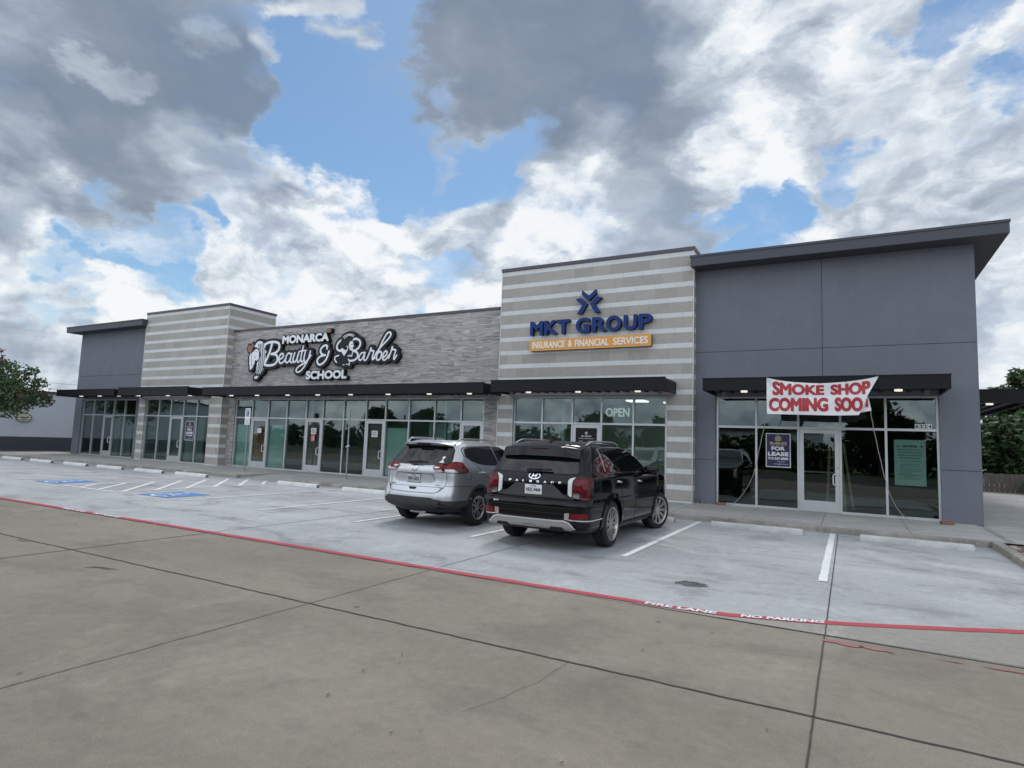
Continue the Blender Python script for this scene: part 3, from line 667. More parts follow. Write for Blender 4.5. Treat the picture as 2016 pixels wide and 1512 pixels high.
# sidewalk, kerbs, ramp, driveway
def slab(name, x0, x1, m):
    mb = MB(); P_ = [(0.5,0.15),(-3.11,0.122),(-3.11,-0.05),(0.5,-0.05)]
    n = 4; vs = [(x, y, z) for x in (x0, x1) for y, z in P_]
    mb.add(vs, [(0,1,5,4),(1,2,6,5),(2,3,7,6),(3,0,4,7),(3,2,1,0),(4,5,6,7)]); return struct(mb.build(name, m))
sw = slab('sidewalk', -40, -18.72, M['walk']); sw2 = slab('sidewalk', -15.88, 3.47, M['walk'])
mb = MB(); P_ = [(0.5,0.15),(-1.3,0.137),(-3.26,0.010),(-3.26,-0.05),(0.5,-0.05)]
mb.add([(x, y, z) for x in (-18.72,-15.88) for y, z in P_], [(0,1,6,5),(1,2,7,6),(2,3,8,7),(4,3,2,1,0),(5,6,7,8,9)]); struct(mb.build('kerb_ramp', M['walk']))
def kerb(pts, name='kerb'):
    mb = MB()
    for i in range(len(pts)-1):
        pass
    n = len(pts); V = []
    for i in range(n):
        a = Vector(pts[max(i-1,0)]); b = Vector(pts[min(i+1,n-1)]); t = (b-a).normalized(); nr = Vector((t.y,-t.x)); p = Vector(pts[i])
        w = 0.075
        for o_, z in ((-w,-0.05),(-w,0.126),(w-0.02,0.126),(w-0.004,0.118),(w,0.10),(w,-0.05)): V.append((p.x+nr.x*o_, p.y+nr.y*o_, z+rng.uniform(-.002,.002)))
    F = [(i*6+k, i*6+k+1, (i+1)*6+k+1, (i+1)*6+k) for i in range(n-1) for k in range(5)]
    F += [tuple(range(6)), tuple((n-1)*6+k for k in range(5,-1,-1))]
    return struct(mb.add(V, F).build(name, M['kerb']))
kerb([(x, -3.185) for x in np.linspace(-40, -18.72, 60)]); kerb([(x, -3.185) for x in np.linspace(-15.88, 3.18, 60)])
kerb([(3.325, y) for y in np.linspace(-3.12,-6.9,14)]+[(3.325+0.9*(1-math.cos(a)), -6.9-0.9*math.sin(a)) for a in np.linspace(0.1,1.5,10)]+[(5.5,-7.87)])
drv = struct(MB().sheet([(3.47,-3.2),(30,-3.2),(30,18.6),(3.47,18.6)], 0.118).build('driveway', M['walk']))
struct(MB().sheet([(3.4,-3.2),(3.4,-6.9),(3.7,-7.6),(4.3,-7.85),(30,-7.85),(30,-3.2)], 0.09).build('planting_bed', M['mulch']))
js = [ribbon2(jitter([(x, -3.1), (x, 0.0)], 0.002, 0.2), 0.012) for x in [0.33+1.64*k for k in range(-9, 3)]+[-18.8-2.0*k for k in range(9)]]
mb = MB()
for V, F in js: mb.add([(x, y, 0.15+(y-0.5)*0.00776+0.003) for x, y in V], F)
struct(mb.build('sidewalk_joint', M['joint_red'], recalc=False))
flat('driveway_joint', M['joint_red'], [ribbon2(jitter([(3.56,-0.2),(3.54,-3.2)], 0.003, 0.2), 0.014), ribbon2(jitter([(3.5,0.6),(14,0.6)], 0.003, 0.2), 0.012)], 0.1225)
# ---------------------------------------------------------------- shop building
B = thing('shop_building', 'long grey single-storey retail strip with two striped tile towers, a stone middle and black canopies', 'building', (0,0,0))
WT = 3.2
def part(name, mb, m, parent=B, **k): return mb.build(name, m, parent, **k)
def grey_block(x0, x1, o0, o1, name='stucco_wall'):
    mb = MB(); xm = x0+(x1-x0)*0.5; g = 0.006
    xj = 0.3 if x0 > -5 else x0+3.3
    mb.box(x0, xj-g, 0, 0.08, WT, 4.5-g).box(xj+g, x1, 0, 0.08, WT, 4.5-g).box(x0, xj-g, 0, 0.08, 4.5+g, 6.94).box(xj+g, x1, 0, 0.08, 4.5+g, 6.94)
    for a, b in ((x0, o0), (o1, x1)): mb.box(a, b, 0, 0.08, 0.1, 1.395-g).box(a, b, 0, 0.08, 1.395+g, WT-0.0005)
    part(name, mb, M['stucco'])
    mb = MB().box(x0+0.01, x1-0.01, 0.081, 0.3, WT+0.05, 6.93).box(x0+0.01, o0-0.004, 0.081, 0.3, 0.1, WT+0.049).box(o1+0.004, x1-0.01, 0.081, 0.3, 0.1, WT+0.049)
    mb.box(x0, x0+0.009, 0.081, 0.3, 0.1, 6.93).box(x1-0.009, x1, 0.081, 0.3, 0.1, 6.93)
    part('wall_backing', mb, M['joint_dark'])
grey_block(-3.019, 3.63, -2.45, 2.83); grey_block(-37.43, -30.581, -36.71, -31.43)
for a in ((3.33, 3.63, 0.301, 20, 0.05, 6.93),(-37.43, -37.13, 0.301, 20, 0.05, 6.93)): part('side_wall', MB().box(*a), M['stucco'])
part('rear_wall', MB().box(-37.12, 3.32, 19.7, 20, 0.05, 6.0), M['stucco'])
def roof(x0, x1):
    mb = MB().box(x0, x1, -0.6, 20.3, 6.942, 7.20).box(x0-0.02, x1+0.02, -0.62, 20.32, 7.201, 7.262)
    return part('overhanging_roof', mb, M['fascia'])
roof(-3.0605, 4.22); roof(-37.93, -30.52)
part('main_roof', MB().box(-30.5, -3.1, 0.31, 19.69, 5.7, 5.9), M['roof'])
def tower(x0, x1, o0, o1):
    mb = MB().box(x0, x1, -0.32, 2.28, WT, 7.51).box(x0, o0, -0.32, 0.3, 0.05, WT-0.0005).box(o1, x1, -0.32, 0.3, 0.05, WT-0.0005)
    part('striped_tile_wall', mb, M['tile'])
    part('parapet_cap', MB().box(x0-0.03, x1+0.03, -0.35, 2.31, 7.511, 7.62), M['cap'])
    mb = MB()
    for x in (x0, x1): part('edge_trim', MB().box(x-0.012, x+0.012, -0.334, -0.308, 0.15, 7.505), M['trim'])
    for x in (o0, o1): part('edge_trim', MB().box(x-0.008, x+0.008, -0.330, -0.308, 0.15, WT-0.003), M['trim'])
tower(-9.51, -3.02, -8.93, -3.77); tower(-30.58, -24.06, -30.08, -24.95)
part('stone_wall', MB().box(-24.059, -9.511, 0.03, 0.3, WT, 6.30).box(-24.059, -23.60, 0.03, 0.3, 0.05, WT-0.0005).box(-10.26, -9.511, 0.03, 0.3, 0.05, WT-0.0005), M['stone'])
part('parapet_cap', MB().box(-24.05, -9.52, 0.0, 0.36, 6.301, 6.40), M['cap'])
# canopies
def canopy(x0, x1, yf, yb, z0, z1, lights, name='canopy'):
    t = 0.05; mb = MB()
    mb.box(x0, x1, yf, yf+t, z0, z1).box(x0, x0+t, yf+t+0.0005, yb, z0, z1).box(x1-t, x1, yf+t+0.0005, yb, z0, z1)
    mb.box(x0-0.012, x1+0.012, yf-0.012, yf+0.06, z1+0.0005, z1+0.025)
    c = part(name, mb, M['black'])
    dk = MB().box(x0+t+0.002, x1-t-0.002, yf+t+0.002, yb, z0+0.11, z0+0.16)
    n = int((x1-x0-0.1)/0.30)
    for k in range(n): 
        x = x0+0.15+k*0.30
        if x+0.09 < x1-t: dk.box(x, x+0.09, yf+t+0.003, yb, z0+0.06, z0+0.1095)
    part('soffit_deck', dk, M['deck'], c)
    for lx, ly in lights:
        mb = MB(); ring = [(0.085*math.cos(k*math.pi/10), 0.085*math.sin(k*math.pi/10)) for k in range(20)]
        mb.prism(ring, lambda a, b: (lx+a, ly+b, z0+0.058), lambda a, b: (lx+a, ly+b, z0+0.012))
        part('downlight', mb, M['lamp'], c)
    for x in (x0+0.35, x1-0.35): part('camera_bracket', MB().box(x-0.05, x+0.05, yb-0.55, yb-0.42, z0-0.03, z0+0.058), M['steel'], c)
    return c
canopy(-2.48, 2.89, -1.65, 0.0, 3.225, 3.53, [(-1.55,-0.9),(0.2,-0.9),(1.94,-0.9)])
canopy(-9.05, -3.5, -1.6, -0.322, 3.25, 3.60, [(-8.0,-1.0),(-6.3,-1.0),(-4.44,-1.0)])
canopy(-23.8, -9.39, -1.5, 0.03, 3.23, 3.555, [(x, -0.9) for x in (-22.66,-20.99,-19.13,-17.42,-15.68,-13.84,-11.98,-10.3)])
canopy(-30.42, -24.86, -1.5, -0.322, 3.25, 3.62, [(-29.6,-0.95),(-27.2,-0.95),(-25.5,-0.95)])
canopy(-36.3, -30.75, -1.5, 0.0, 3.26, 3.57, [(-35.0,-0.9),(-33.2,-0.9),(-31.4,-0.9)])
dc = canopy(3.64, 5.08, 2.4, 11.0, 3.20, 3.55, [(4.35,3.3)], 'side_canopy')

# storefronts
GY = 0.12
def storefront(xs, y, door, z0=0.14):
    zt, zh = 2.35, 3.185; w = 0.055; d0, d1 = y-0.05, y+0.06
    mb = MB()
    for i, x in enumerate(xs): mb.box(x-w/2, x+w/2, d0, d1, z0, zh+0.02)
    for i in range(len(xs)-1):
        a, b = xs[i]+w/2, xs[i+1]-w/2
        mb.box(a, b, d0, d1, zh-0.035, zh+0.02).box(a, b, d0, d1, zt-0.03, zt+0.03)
        if i not in door: mb.box(a, b, d0, d1, z0, z0+0.065)
    f = part('storefront', mb, M['alum'])
    part('header', MB().box(xs[0]-0.02, xs[-1]+0.02, y-0.03, y+0.1, zh+0.021, 3.36), M['header'])
    for i in range(len(xs)-1):
        a, b = xs[i]+w/2-0.01, xs[i+1]-w/2+0.01
        def pane(za, zb): part('glass_pane', MB().add([(a,y,za),(b,y,za),(b,y,zb),(a,y,zb)], [(0,1,2,3)]), M['glass'], f, recalc=False)
        pane(zt+0.02, zh-0.03)
        if i not in door: pane(z0+0.05, zt-0.02)
        else:
            ax, bx = xs[i]+w/2+0.004, xs[i+1]-w/2-0.004; e0, e1 = y-0.045, y+0.0; zb = zt-0.036
            m2 = MB(); st = 0.10
            m2.box(ax, ax+st, e0, e1, z0+0.012, zb).box(bx-st, bx, e0, e1, z0+0.012, zb).box(ax+st, bx-st, e0, e1, zb-0.10, zb).box(ax+st, bx-st, e0, e1, z0+0.012, z0+0.30)
            dr = part('door', m2, M['alum'])
            part('door_glass', MB().add([(ax+st-.01,y-0.02,z0+0.29),(bx-st+.01,y-0.02,z0+0.29),(bx-st+.01,y-0.02,zb-0.09),(ax+st-.01,y-0.02,zb-0.09)], [(0,1,2,3)]), M['glass_door'], dr, recalc=False)
            part('push_bar', MB().bar((ax+st, y+0.03, 1.19), (bx-st, y+0.03, 1.19), 0.03, 0.04), M['alum'], dr)
            hx_ = bx-st*0.55
            hp = smooth_line([(hx_, e0, 1.17),(hx_-0.01, e0-0.06, 1.16),(hx_-0.085, e0-0.075, 1.14),(hx_-0.09, e0-0.075, 1.0),(hx_-0.085, e0-0.075, 0.90),(hx_-0.01, e0-0.06, 0.875),(hx_, e0, 0.87)], 4)
            part('pull_handle', MB().tube(hp, 0.013, 8), M['white'], dr, smooth=True)
            part('door_lock', MB().obox((hx_+0.02, e0-0.004, 1.32), (0.018,0,0),(0,0.006,0),(0,0,0.03)), M['steel'], dr)
    return f
G = [-2.41,-1.37,-0.31,0.69,1.71,2.80]; storefront(G, 0.12, {2})
TX = [-8.895,-7.863,-6.80,-5.82,-4.80,-3.805]; storefront(TX, -0.20, {2})
MX = [-23.56,-22.45,-21.40,-20.22,-19.05,-18.08,-16.92,-15.73,-14.75,-13.60,-12.41,-11.25,-10.29]; storefront(MX, 0.12, {1,4,7,11})
NX = [-30.045,-28.98,-27.99,-26.98,-25.95,-24.985]; storefront(NX, -0.20, {2})
HX = [-36.67,-35.60,-34.52,-33.60,-32.56,-31.47]; storefront(HX, 0.12, {2})
# interiors
part('interior_floor', MB().box(-37.1, 3.3, 0.2, 19.6, 0.02, 0.145), M['int_floor'])
part('interior_ceiling', MB().box(-37.1, 3.3, 2.3, 12, 3.40, 3.5), M['drywall'])
part('interior_wall', MB().box(-37.1, -9.3, 7.0, 7.15, 0.15, 3.39).box(-9.25, -3.2, 6.0, 6.15, 0.15, 3.39).box(-30.4,-30.25,0.5,6.9,0.15,3.39).box(-24.15,-24.0,0.5,6.9,0.15,3.39).box(-9.6,-9.45,0.5,6.9,0.15,3.39), M['drywall'])
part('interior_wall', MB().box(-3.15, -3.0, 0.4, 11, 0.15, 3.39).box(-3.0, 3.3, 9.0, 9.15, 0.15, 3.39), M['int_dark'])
mb = MB()
for a, b in ((-23.52,-22.47),(-21.37,-20.25),(-14.72,-13.63)): mb.box(a, b, 0.20, 0.24, 0.15, 2.06)
mb.box(-13.55,-12.45,1.3,1.4,0.15,2.3).box(-12.36,-12.24,0.6,0.72,0.15,3.3).box(-19.55,-19.43,0.8,0.92,0.15,3.3)
part('partition', mb, M['board_white'])
part('partition', MB().box(-22.40,-21.45,0.16,0.18,0.15,2.28), M['board_brown'])
part('partition', MB().box(-19.0,-18.12,0.16,0.18,0.15,2.28).box(-15.68,-14.80,0.16,0.18,0.15,2.28).box(-20.15,-19.6,1.0,1.1,0.15,2.6), M['board_grey'])
mb = MB()
for a, b in ((-36.6,-35.65),(-35.55,-34.6),(-33.5,-32.6),(-32.5,-31.5)): mb.box(a, b, 1.6, 1.7, 0.15, 2.5)
for a, b in ((-30.0,-29.05),(-28.9,-28.05),(-26.9,-26.0),(-25.9,-25.05)): mb.box(a, b, 1.2, 1.3, 0.15, 2.5)
mb.box(-28.0,-27.0,0.9,0.95,0.15,2.3).box(-34.5,-33.62,1.1,1.15,0.15,2.3)
part('partition', mb, M['drywall'])
mb = MB().box(-7.55,-7.43,0.6,0.72,0.15,3.39)
part('interior_column', mb, M['board_white'])
for cx_, cy_ in ((-5.2,1.4),(-4.2,2.3),(-7.0,3.6),(-4.8,4.6)):
    part('ceiling_light', MB().box(cx_-0.3, cx_+0.3, cy_-0.28, cy_+0.28, 3.36, 3.399) if cy_ > 2.3 else MB().box(cx_-0.3, cx_+0.3, cy_-0.28, cy_+0.28, 3.16, 3.199), M['troffer'])
part('sprinkler_pipe', MB().tube([(-2.92,-0.06,0.14),(-2.92,-0.06,0.24),(-2.86,-0.09,0.27)], 0.022).tube([(-2.80,-0.06,0.14),(-2.80,-0.06,0.21),(-2.84,-0.09,0.25)], 0.022), M['steel'])
# ---------------------------------------------------------------- wall signs
def SP(y): return lambda a, b: (a, y, b)
# insurance office: emblem and channel letters
t = thing('wall_sign', 'blue three-piece star emblem over a row of blue channel letters on the near striped tower', 'sign', (-6.25, -0.32, 5.2))
def rel(o): return lambda y: (lambda a, b: (a-o.location.x, y-o.location.y, b-o.location.z))
q = rel(t)
mb = MB()
for P_ in ([(-6.48,6.58),(-6.25,6.385),(-6.02,6.58),(-6.0,6.44),(-6.25,6.215),(-6.49,6.44)],
           [(-6.70,6.30),(-6.53,6.34),(-6.29,6.12),(-6.47,5.83),(-6.64,5.83),(-6.46,6.10)],
           [(-6.21,6.12),(-5.97,6.34),(-5.80,6.30),(-6.04,6.10),(-5.86,5.83),(-6.03,5.83)]):
    mb.prism(P_, q(-0.34), q(-0.46), 0, 1)
mb.build('emblem', [M['sign_blue'], M['sign_navy']], t)
x = -8.31
wid = [('M',-8.31,-7.76),('K',-7.69,-7.24),('T',-7.24,-6.83),('G',-6.68,-6.16),('R',-6.06,-5.57),('O',-5.58,-5.02),('U',-4.95,-4.52),('P',-4.45,-4.02)]
dx = (-8.31+4.22)
wid = [('M',-8.30,-7.83),('K',-7.78,-7.33),('T',-7.33,-6.88),('G',-6.67,-6.19),('R',-6.12,-5.65),('O',-5.66,-5.16),('U',-5.09,-4.67),('P',-4.62,-4.20)]
for ch, a, b in wid:
    mb = MB(); e = 0.012 if ch in 'GO' else 0
    solid(mb, *bold_shape(ch, a, b, 5.21-e, 5.68+e, 0.026, 0.012), q(-0.34), q(-0.47), 0, 1)
    mb.build('channel_letter', [M['sign_blue'], M['sign_navy']], t)
t = thing('box_sign', 'long orange box sign with cream INSURANCE & FINANCIAL SERVICES lettering under the blue letters', 'sign', (-6.26, -0.32, 4.69))
q = rel(t)
mb = MB(); solid(mb, *poly_patch([(-8.27,4.72),(-4.25,4.72),(-4.25,5.03),(-8.27,5.03)], 0.03, 0.03), q(-0.33), q(-0.46), 0, 1)
mb.build('panel_box', [M['sign_orange'], M['sign_brown']], t)
mb = MB()
for s_, a, b in (('INSURANCE',-8.20,-7.03),('&',-6.92,-6.77),('FINANCIAL',-6.68,-5.55),('SERVICES',-5.41,-4.32)):
    mb = MB(); solid(mb, *bold_shape(s_, a, b, 4.765, 4.99, 0.008, 0.008), q(-0.461), q(-0.474)); mb.build('panel_lettering', M['cream'], t)

# beauty school: black-backed script with two heads
MS=[
(0.056,[(-21.232,5.599),(-21.306,5.323),(-21.454,5.006),(-21.61,4.761),(-21.726,4.714)]),
(0.053,[(-21.822,5.381),(-21.775,5.53),(-21.525,5.649),(-21.164,5.682),(-20.86,5.631),(-20.743,5.494),(-20.789,5.301),(-20.981,5.185),(-21.22,5.148)]),
(0.051,[(-21.22,5.148),(-20.947,5.109),(-20.821,4.983),(-20.838,4.807),(-21.003,4.678),(-21.31,4.644),(-21.564,4.673),(-21.751,4.751)]),
(0.038,[(-20.743,4.875),(-20.523,4.944),(-20.445,5.068),(-20.554,5.143),(-20.684,5.031),(-20.714,4.838),(-20.589,4.714),(-20.405,4.786),(-20.279,4.922)]),
(0.036,[(-19.962,5.085),(-20.142,5.141),(-20.285,4.982),(-20.296,4.796),(-20.174,4.733),(-20.024,4.867),(-19.931,5.118)]),
(0.032,[(-19.931,5.118),(-20.001,4.832),(-19.925,4.721),(-19.821,4.808)]),
(0.037,[(-19.756,5.136),(-19.836,4.861),(-19.764,4.73),(-19.627,4.83),(-19.511,5.137)]),
(0.032,[(-19.511,5.137),(-19.579,4.835),(-19.509,4.722),(-19.376,4.845)]),
(0.036,[(-19.262,5.402),(-19.34,5.068),(-19.364,4.827),(-19.278,4.735),(-19.158,4.838)]),
(0.028,[(-19.497,5.184),(-19.291,5.211),(-19.066,5.215)]),
(0.035,[(-19.126,5.145),(-19.182,4.838),(-19.067,4.732),(-18.909,4.88),(-18.824,5.177)]),
(0.035,[(-18.824,5.177),(-18.92,4.846),(-19.128,4.528),(-19.35,4.339),(-19.541,4.309),(-19.601,4.421),(-19.397,4.57),(-19.028,4.73),(-18.778,4.995)]),
(0.042,[(-17.871,5.239),(-17.872,5.353),(-18.012,5.38),(-18.196,5.277),(-18.229,5.126),(-18.126,5.014),(-17.952,4.974)]),
(0.042,[(-17.952,4.974),(-18.224,4.93),(-18.384,4.794),(-18.351,4.641),(-18.193,4.586),(-17.973,4.696),(-17.83,4.892),(-17.751,5.123)]),
(0.041,[(-17.059,5.574),(-17.241,5.467),(-17.325,5.305),(-17.269,5.17),(-17.107,5.107)]),
(0.039,[(-16.403,5.58),(-16.163,5.529),(-16.058,5.394),(-16.105,5.234),(-16.28,5.118),(-16.437,5.092)]),
(0.04,[(-16.437,5.092),(-16.229,5.028),(-16.146,4.895),(-16.237,4.753),(-16.417,4.694),(-16.577,4.7)]),
(0.031,[(-15.802,4.995),(-15.97,4.976),(-16.085,4.828),(-16.045,4.698),(-15.909,4.748),(-15.782,5.001)]),
(0.028,[(-15.782,5.001),(-15.824,4.739),(-15.748,4.678),(-15.647,4.781)]),
(0.031,[(-15.654,4.765),(-15.532,5.016),(-15.485,5.168),(-15.452,5.058),(-15.334,5.034),(-15.385,4.835),(-15.375,4.698),(-15.256,4.767)]),
(0.034,[(-15.344,4.722),(-15.197,4.955),(-14.97,5.199),(-14.665,5.453),(-14.517,5.635),(-14.573,5.739),(-14.714,5.693),(-14.923,5.387),(-15.11,4.999),(-15.183,4.78),(-15.114,4.67),(-14.976,4.741),(-14.929,4.928),(-15.004,5.001),(-15.106,4.951)]),
(0.03,[(-14.875,4.737),(-14.709,4.841),(-14.649,4.965),(-14.745,5.009),(-14.856,4.862),(-14.843,4.689),(-14.721,4.675),(-14.561,4.845)]),
(0.03,[(-14.572,4.726),(-14.462,4.973),(-14.412,5.171),(-14.381,5.057),(-14.236,5.032),(-14.3,4.81),(-14.298,4.667),(-14.167,4.83)]),
(0.029,[(-17.194,4.932),(-17.369,4.885),(-17.394,4.76),(-17.286,4.651)]),
(0.022,[(-16.68,4.883),(-16.577,4.908),(-16.488,4.876),(-16.444,5.021)]),
(0.018,[(-16.587,4.505),(-16.587,4.661),(-16.661,4.768)]),
(0.018,[(-16.927,4.541),(-16.86,4.532)]),
(0.014,[(-16.766,4.556),(-16.618,4.558)]),
(0.014,[(-17.01,5.678),(-16.811,5.766),(-16.571,5.773),(-16.427,5.713)]),
(0.014,[(-16.952,5.618),(-16.699,5.737),(-16.476,5.676)]),
(0.018,[(-16.29,5.617),(-16.379,5.546),(-16.485,5.519)]),
(0.018,[(-16.784,5.29),(-16.711,5.261),(-16.729,5.163),(-16.812,5.108)]),
(0.044,[(-22.31,5.54),(-22.176,5.687),(-21.981,5.714),(-21.825,5.598),(-21.838,5.381)]),
(0.035,[(-22.052,5.627),(-22.078,5.392),(-21.92,5.168),(-21.722,4.962),(-21.822,4.767),(-21.994,4.646),(-22.089,4.451),(-21.991,4.25),(-22.092,4.108),(-22.2,4.11)]),
(0.03,[(-21.883,5.311),(-21.756,5.125),(-21.593,4.939)]),
(0.03,[(-21.784,5.379),(-21.598,5.263),(-21.644,5.211)]),
(0.035,[(-22.584,5.193),(-22.631,5.03),(-22.57,4.882),(-22.408,4.749),(-22.418,4.604),(-22.544,4.517)]),
(0.027,[(-22.616,4.902),(-22.61,4.756),(-22.506,4.661)]),
(0.034,[(-21.723,4.692),(-21.908,4.59),(-21.812,4.443),(-21.703,4.512)]),
(0.026,[(-21.709,5.412),(-21.659,5.536),(-21.745,5.504)]),
(0.031,[(-21.863,4.661),(-21.732,4.441),(-21.828,4.354)]),
]
MP={
'wface':[(-22.497,5.281),(-22.245,5.442),(-22.064,5.355),(-21.964,5.133),(-21.986,4.953),(-22.136,4.864),(-22.305,4.928),(-22.432,5.096)],
'mface':[(-16.601,5.502),(-16.45,5.462),(-16.44,5.347),(-16.391,5.273),(-16.457,5.23),(-16.432,5.144),(-16.524,5.096),(-16.63,5.172),(-16.677,5.374)],
'mneck':[(-17.127,5.174),(-17.029,5.226),(-16.812,5.108),(-16.714,5.136),(-16.891,4.894)],
'mhair':[(-17.114,5.18),(-17.173,5.348),(-17.103,5.577),(-16.918,5.732),(-16.572,5.786),(-16.383,5.704),(-16.506,5.514),(-16.614,5.503),(-16.667,5.357),(-16.796,5.33),(-16.835,5.168),(-17.029,5.226)],
'mbody':[(-17.376,4.859),(-17.163,4.983),(-16.891,4.894),(-16.67,4.866),(-16.595,4.489),(-16.902,4.514),(-17.266,4.624)],
'whairmass':[(-22.31,5.54),(-22.178,5.705),(-21.928,5.712),(-21.778,5.559),(-21.629,5.264),(-21.585,4.867),(-21.732,4.441),(-21.848,4.301),(-22.037,4.089),(-22.21,4.111),(-22.132,4.452),(-22.115,4.777),(-21.975,4.953),(-21.968,5.17),(-22.066,5.373)],
'wleft':[(-22.497,5.281),(-22.432,5.096),(-22.305,4.928),(-22.277,4.782),(-22.391,4.604),(-22.56,4.517),(-22.626,4.756),(-22.66,5.05),(-22.572,5.23)],
'flower':[(-22.766,5.623),(-22.613,5.579),(-22.479,5.694),(-22.408,5.545),(-22.512,5.41),(-22.558,5.247),(-22.762,5.31),(-22.834,5.461)],
}

t = thing('wall_sign', 'black-backed white script sign with a woman and man drawn as heads', 'sign', (-18.2, 0.03, 4.0))
q = rel(t)
xs = [p[0] for r, P_ in MS for p in P_]+[p[0] for P_ in MP.values() for p in P_]; zs = [p[1] for r, P_ in MS for p in P_]+[p[1] for P_ in MP.values() for p in P_]
bb = (min(xs)-.2, max(xs)+.2, min(zs)-.2, max(zs)+.2)
def f_strokes(X, Y):
    d = np.full(X.shape, 1e9)
    for r, P_ in MS: d = np.minimum(d, sd_line(X, Y, smooth_line(P_, 4), r))
    return d
def f_back(X, Y):
    d = f_strokes(X, Y)-0.112
    for P_ in MP.values(): d = np.minimum(d, sd_poly(X, Y, P_)-0.07)
    return d
V, F = march(f_back, *bb, 0.022); mb = MB(); solid(mb, V, F, q(0.028), q(-0.13)); mb.build('sign_backing', M['sign_black'], t)
def f_white(X, Y):
    d = f_strokes(X, Y)
    body = np.minimum(sd_poly(X, Y, MP['mbody']), sd_poly(X, Y, MP['mhair']))
    d = np.maximum(d, -(body+0.0))
    for r, P_ in MS[23:32]:
        d = np.minimum(d, sd_line(X, Y, smooth_line(P_, 4), r))
    for k in ('wface','mface','mneck','whairmass','wleft'): d = np.minimum(d, sd_poly(X, Y, MP[k]))
    # black hair lines and features cut into the woman's head
    fx, fz = MP['wface'][0]
    cut = []
    hm = MP['whairmass']; cx_ = sum(p[0] for p in hm)/len(hm)
    for off in (-0.12, -0.02, 0.09, 0.20):
        cut.append(([(cx_+off-0.02, hm[1][1]-0.08),(cx_+off+0.05, hm[4][1]+0.05),(cx_+off+0.10, hm[5][1]),(cx_+off-0.02, hm[7][1]+0.03),(cx_+off-0.17, hm[8][1]+0.12)], 0.030))
    wf = MP['wface']
    cut += [([wf[0], wf[1], wf[2], wf[3], wf[4], wf[5]], 0.028), ([(wf[0][0]+0.10, wf[0][1]-0.0),(wf[0][0]+0.17, wf[0][1]+0.02)], 0.013), ([(wf[0][0]+0.24, wf[0][1]-0.01),(wf[0][0]+0.31, wf[0][1]+0.02)], 0.013),
            ([(wf[0][0]+0.17, wf[0][1]-0.13),(wf[0][0]+0.20, wf[0][1]-0.15)], 0.010), ([(wf[0][0]+0.16, wf[0][1]-0.25),(wf[0][0]+0.26, wf[0][1]-0.24)], 0.016)]
    wl_ = MP['wleft']
    cut += [([(wl_[0][0]-0.03, wl_[0][1]-.05),(wl_[5][0]+0.08, wl_[6][1]),(wl_[4][0]-0.02, wl_[4][1]+.05)], 0.018)]
    mf = MP['mface']; cut += [([(mf[2][0]-0.03, mf[2][1]+0.0),(mf[2][0]-0.11, mf[2][1]+0.02)], 0.013), ([(mf[4][0]-0.02, mf[4][1]-0.03),(mf[4][0]-0.08, mf[4][1]-0.02)], 0.010), ([mf[0], mf[8], mf[7]], 0.012)]
    for P_, r in cut: d = np.maximum(d, -sd_line(X, Y, smooth_line(P_, 4), r))
    fl_ = sd_poly(X, Y, MP['flower'])
    return np.maximum(d, -(fl_-0.02))
V, F = march(f_white, *bb, 0.016); mb = MB(); solid(mb, V, F, q(-0.131), q(-0.145)); mb.build('script_lettering', M['sign_white'], t)
def f_fl(X, Y):
    d = sd_poly(X, Y, MP['flower']); c = MP['flower']; mx = sum(p[0] for p in c)/len(c); mz = sum(p[1] for p in c)/len(c)
    return np.maximum(d, -sd_line(X, Y, [(mx-.06,mz+.1),(mx+.02,mz),(mx-.03,mz-.12)], 0.008))
V, F = march(f_fl, *bb, 0.016); mb = MB(); solid(mb, V, F, q(-0.131), q(-0.147)); mb.build('flower', M['orange_flower'], t)
for s_, x0, x1, z0, z1, lab in (('MONARCA',-20.57,-17.81,5.56,5.92,'short row of white capital letters on black backing, above the white script sign'),('SCHOOL',-18.99,-16.69,3.98,4.34,'short row of white capital letters on black backing, below the white script sign')):
    t = thing('wall_sign', lab, 'sign', ((x0+x1)/2, 0.03, z0)); q = rel(t)
    vs, fs = bold_shape(s_, x0, x1, z0, z1, 0.024, 0.012)
    fb = lambda X, Y: sd_text(X, Y, s_, x0+.024, x1-.024, z0+.024, z1-.024)-0.062
    mb = MB(); solid(mb, *march(fb, x0-.1, x1+.1, z0-.1, z1+.1, 0.022), q(0.028), q(-0.14)); mb.build('letter_backing', M['sign_black'], t)
    mb = MB(); solid(mb, vs, fs, q(-0.141), q(-0.155)); mb.build('letter_face', M['sign_white'], t)
    if s_ == 'MONARCA':
        mb = MB().box(-17.93-t.location.x, -17.68-t.location.x, -0.17, -0.002, 5.90-z0, 6.09-z0); mb.build('flower_backing', M['sign_black'], t)
        mb = MB(); mb.prism([(-17.91,5.92),(-17.80,5.905),(-17.70,5.95),(-17.72,6.06),(-17.80,6.075),(-17.90,6.05)], q(-0.141), q(-0.158)); mb.build('flower', M['orange_flower'], t)

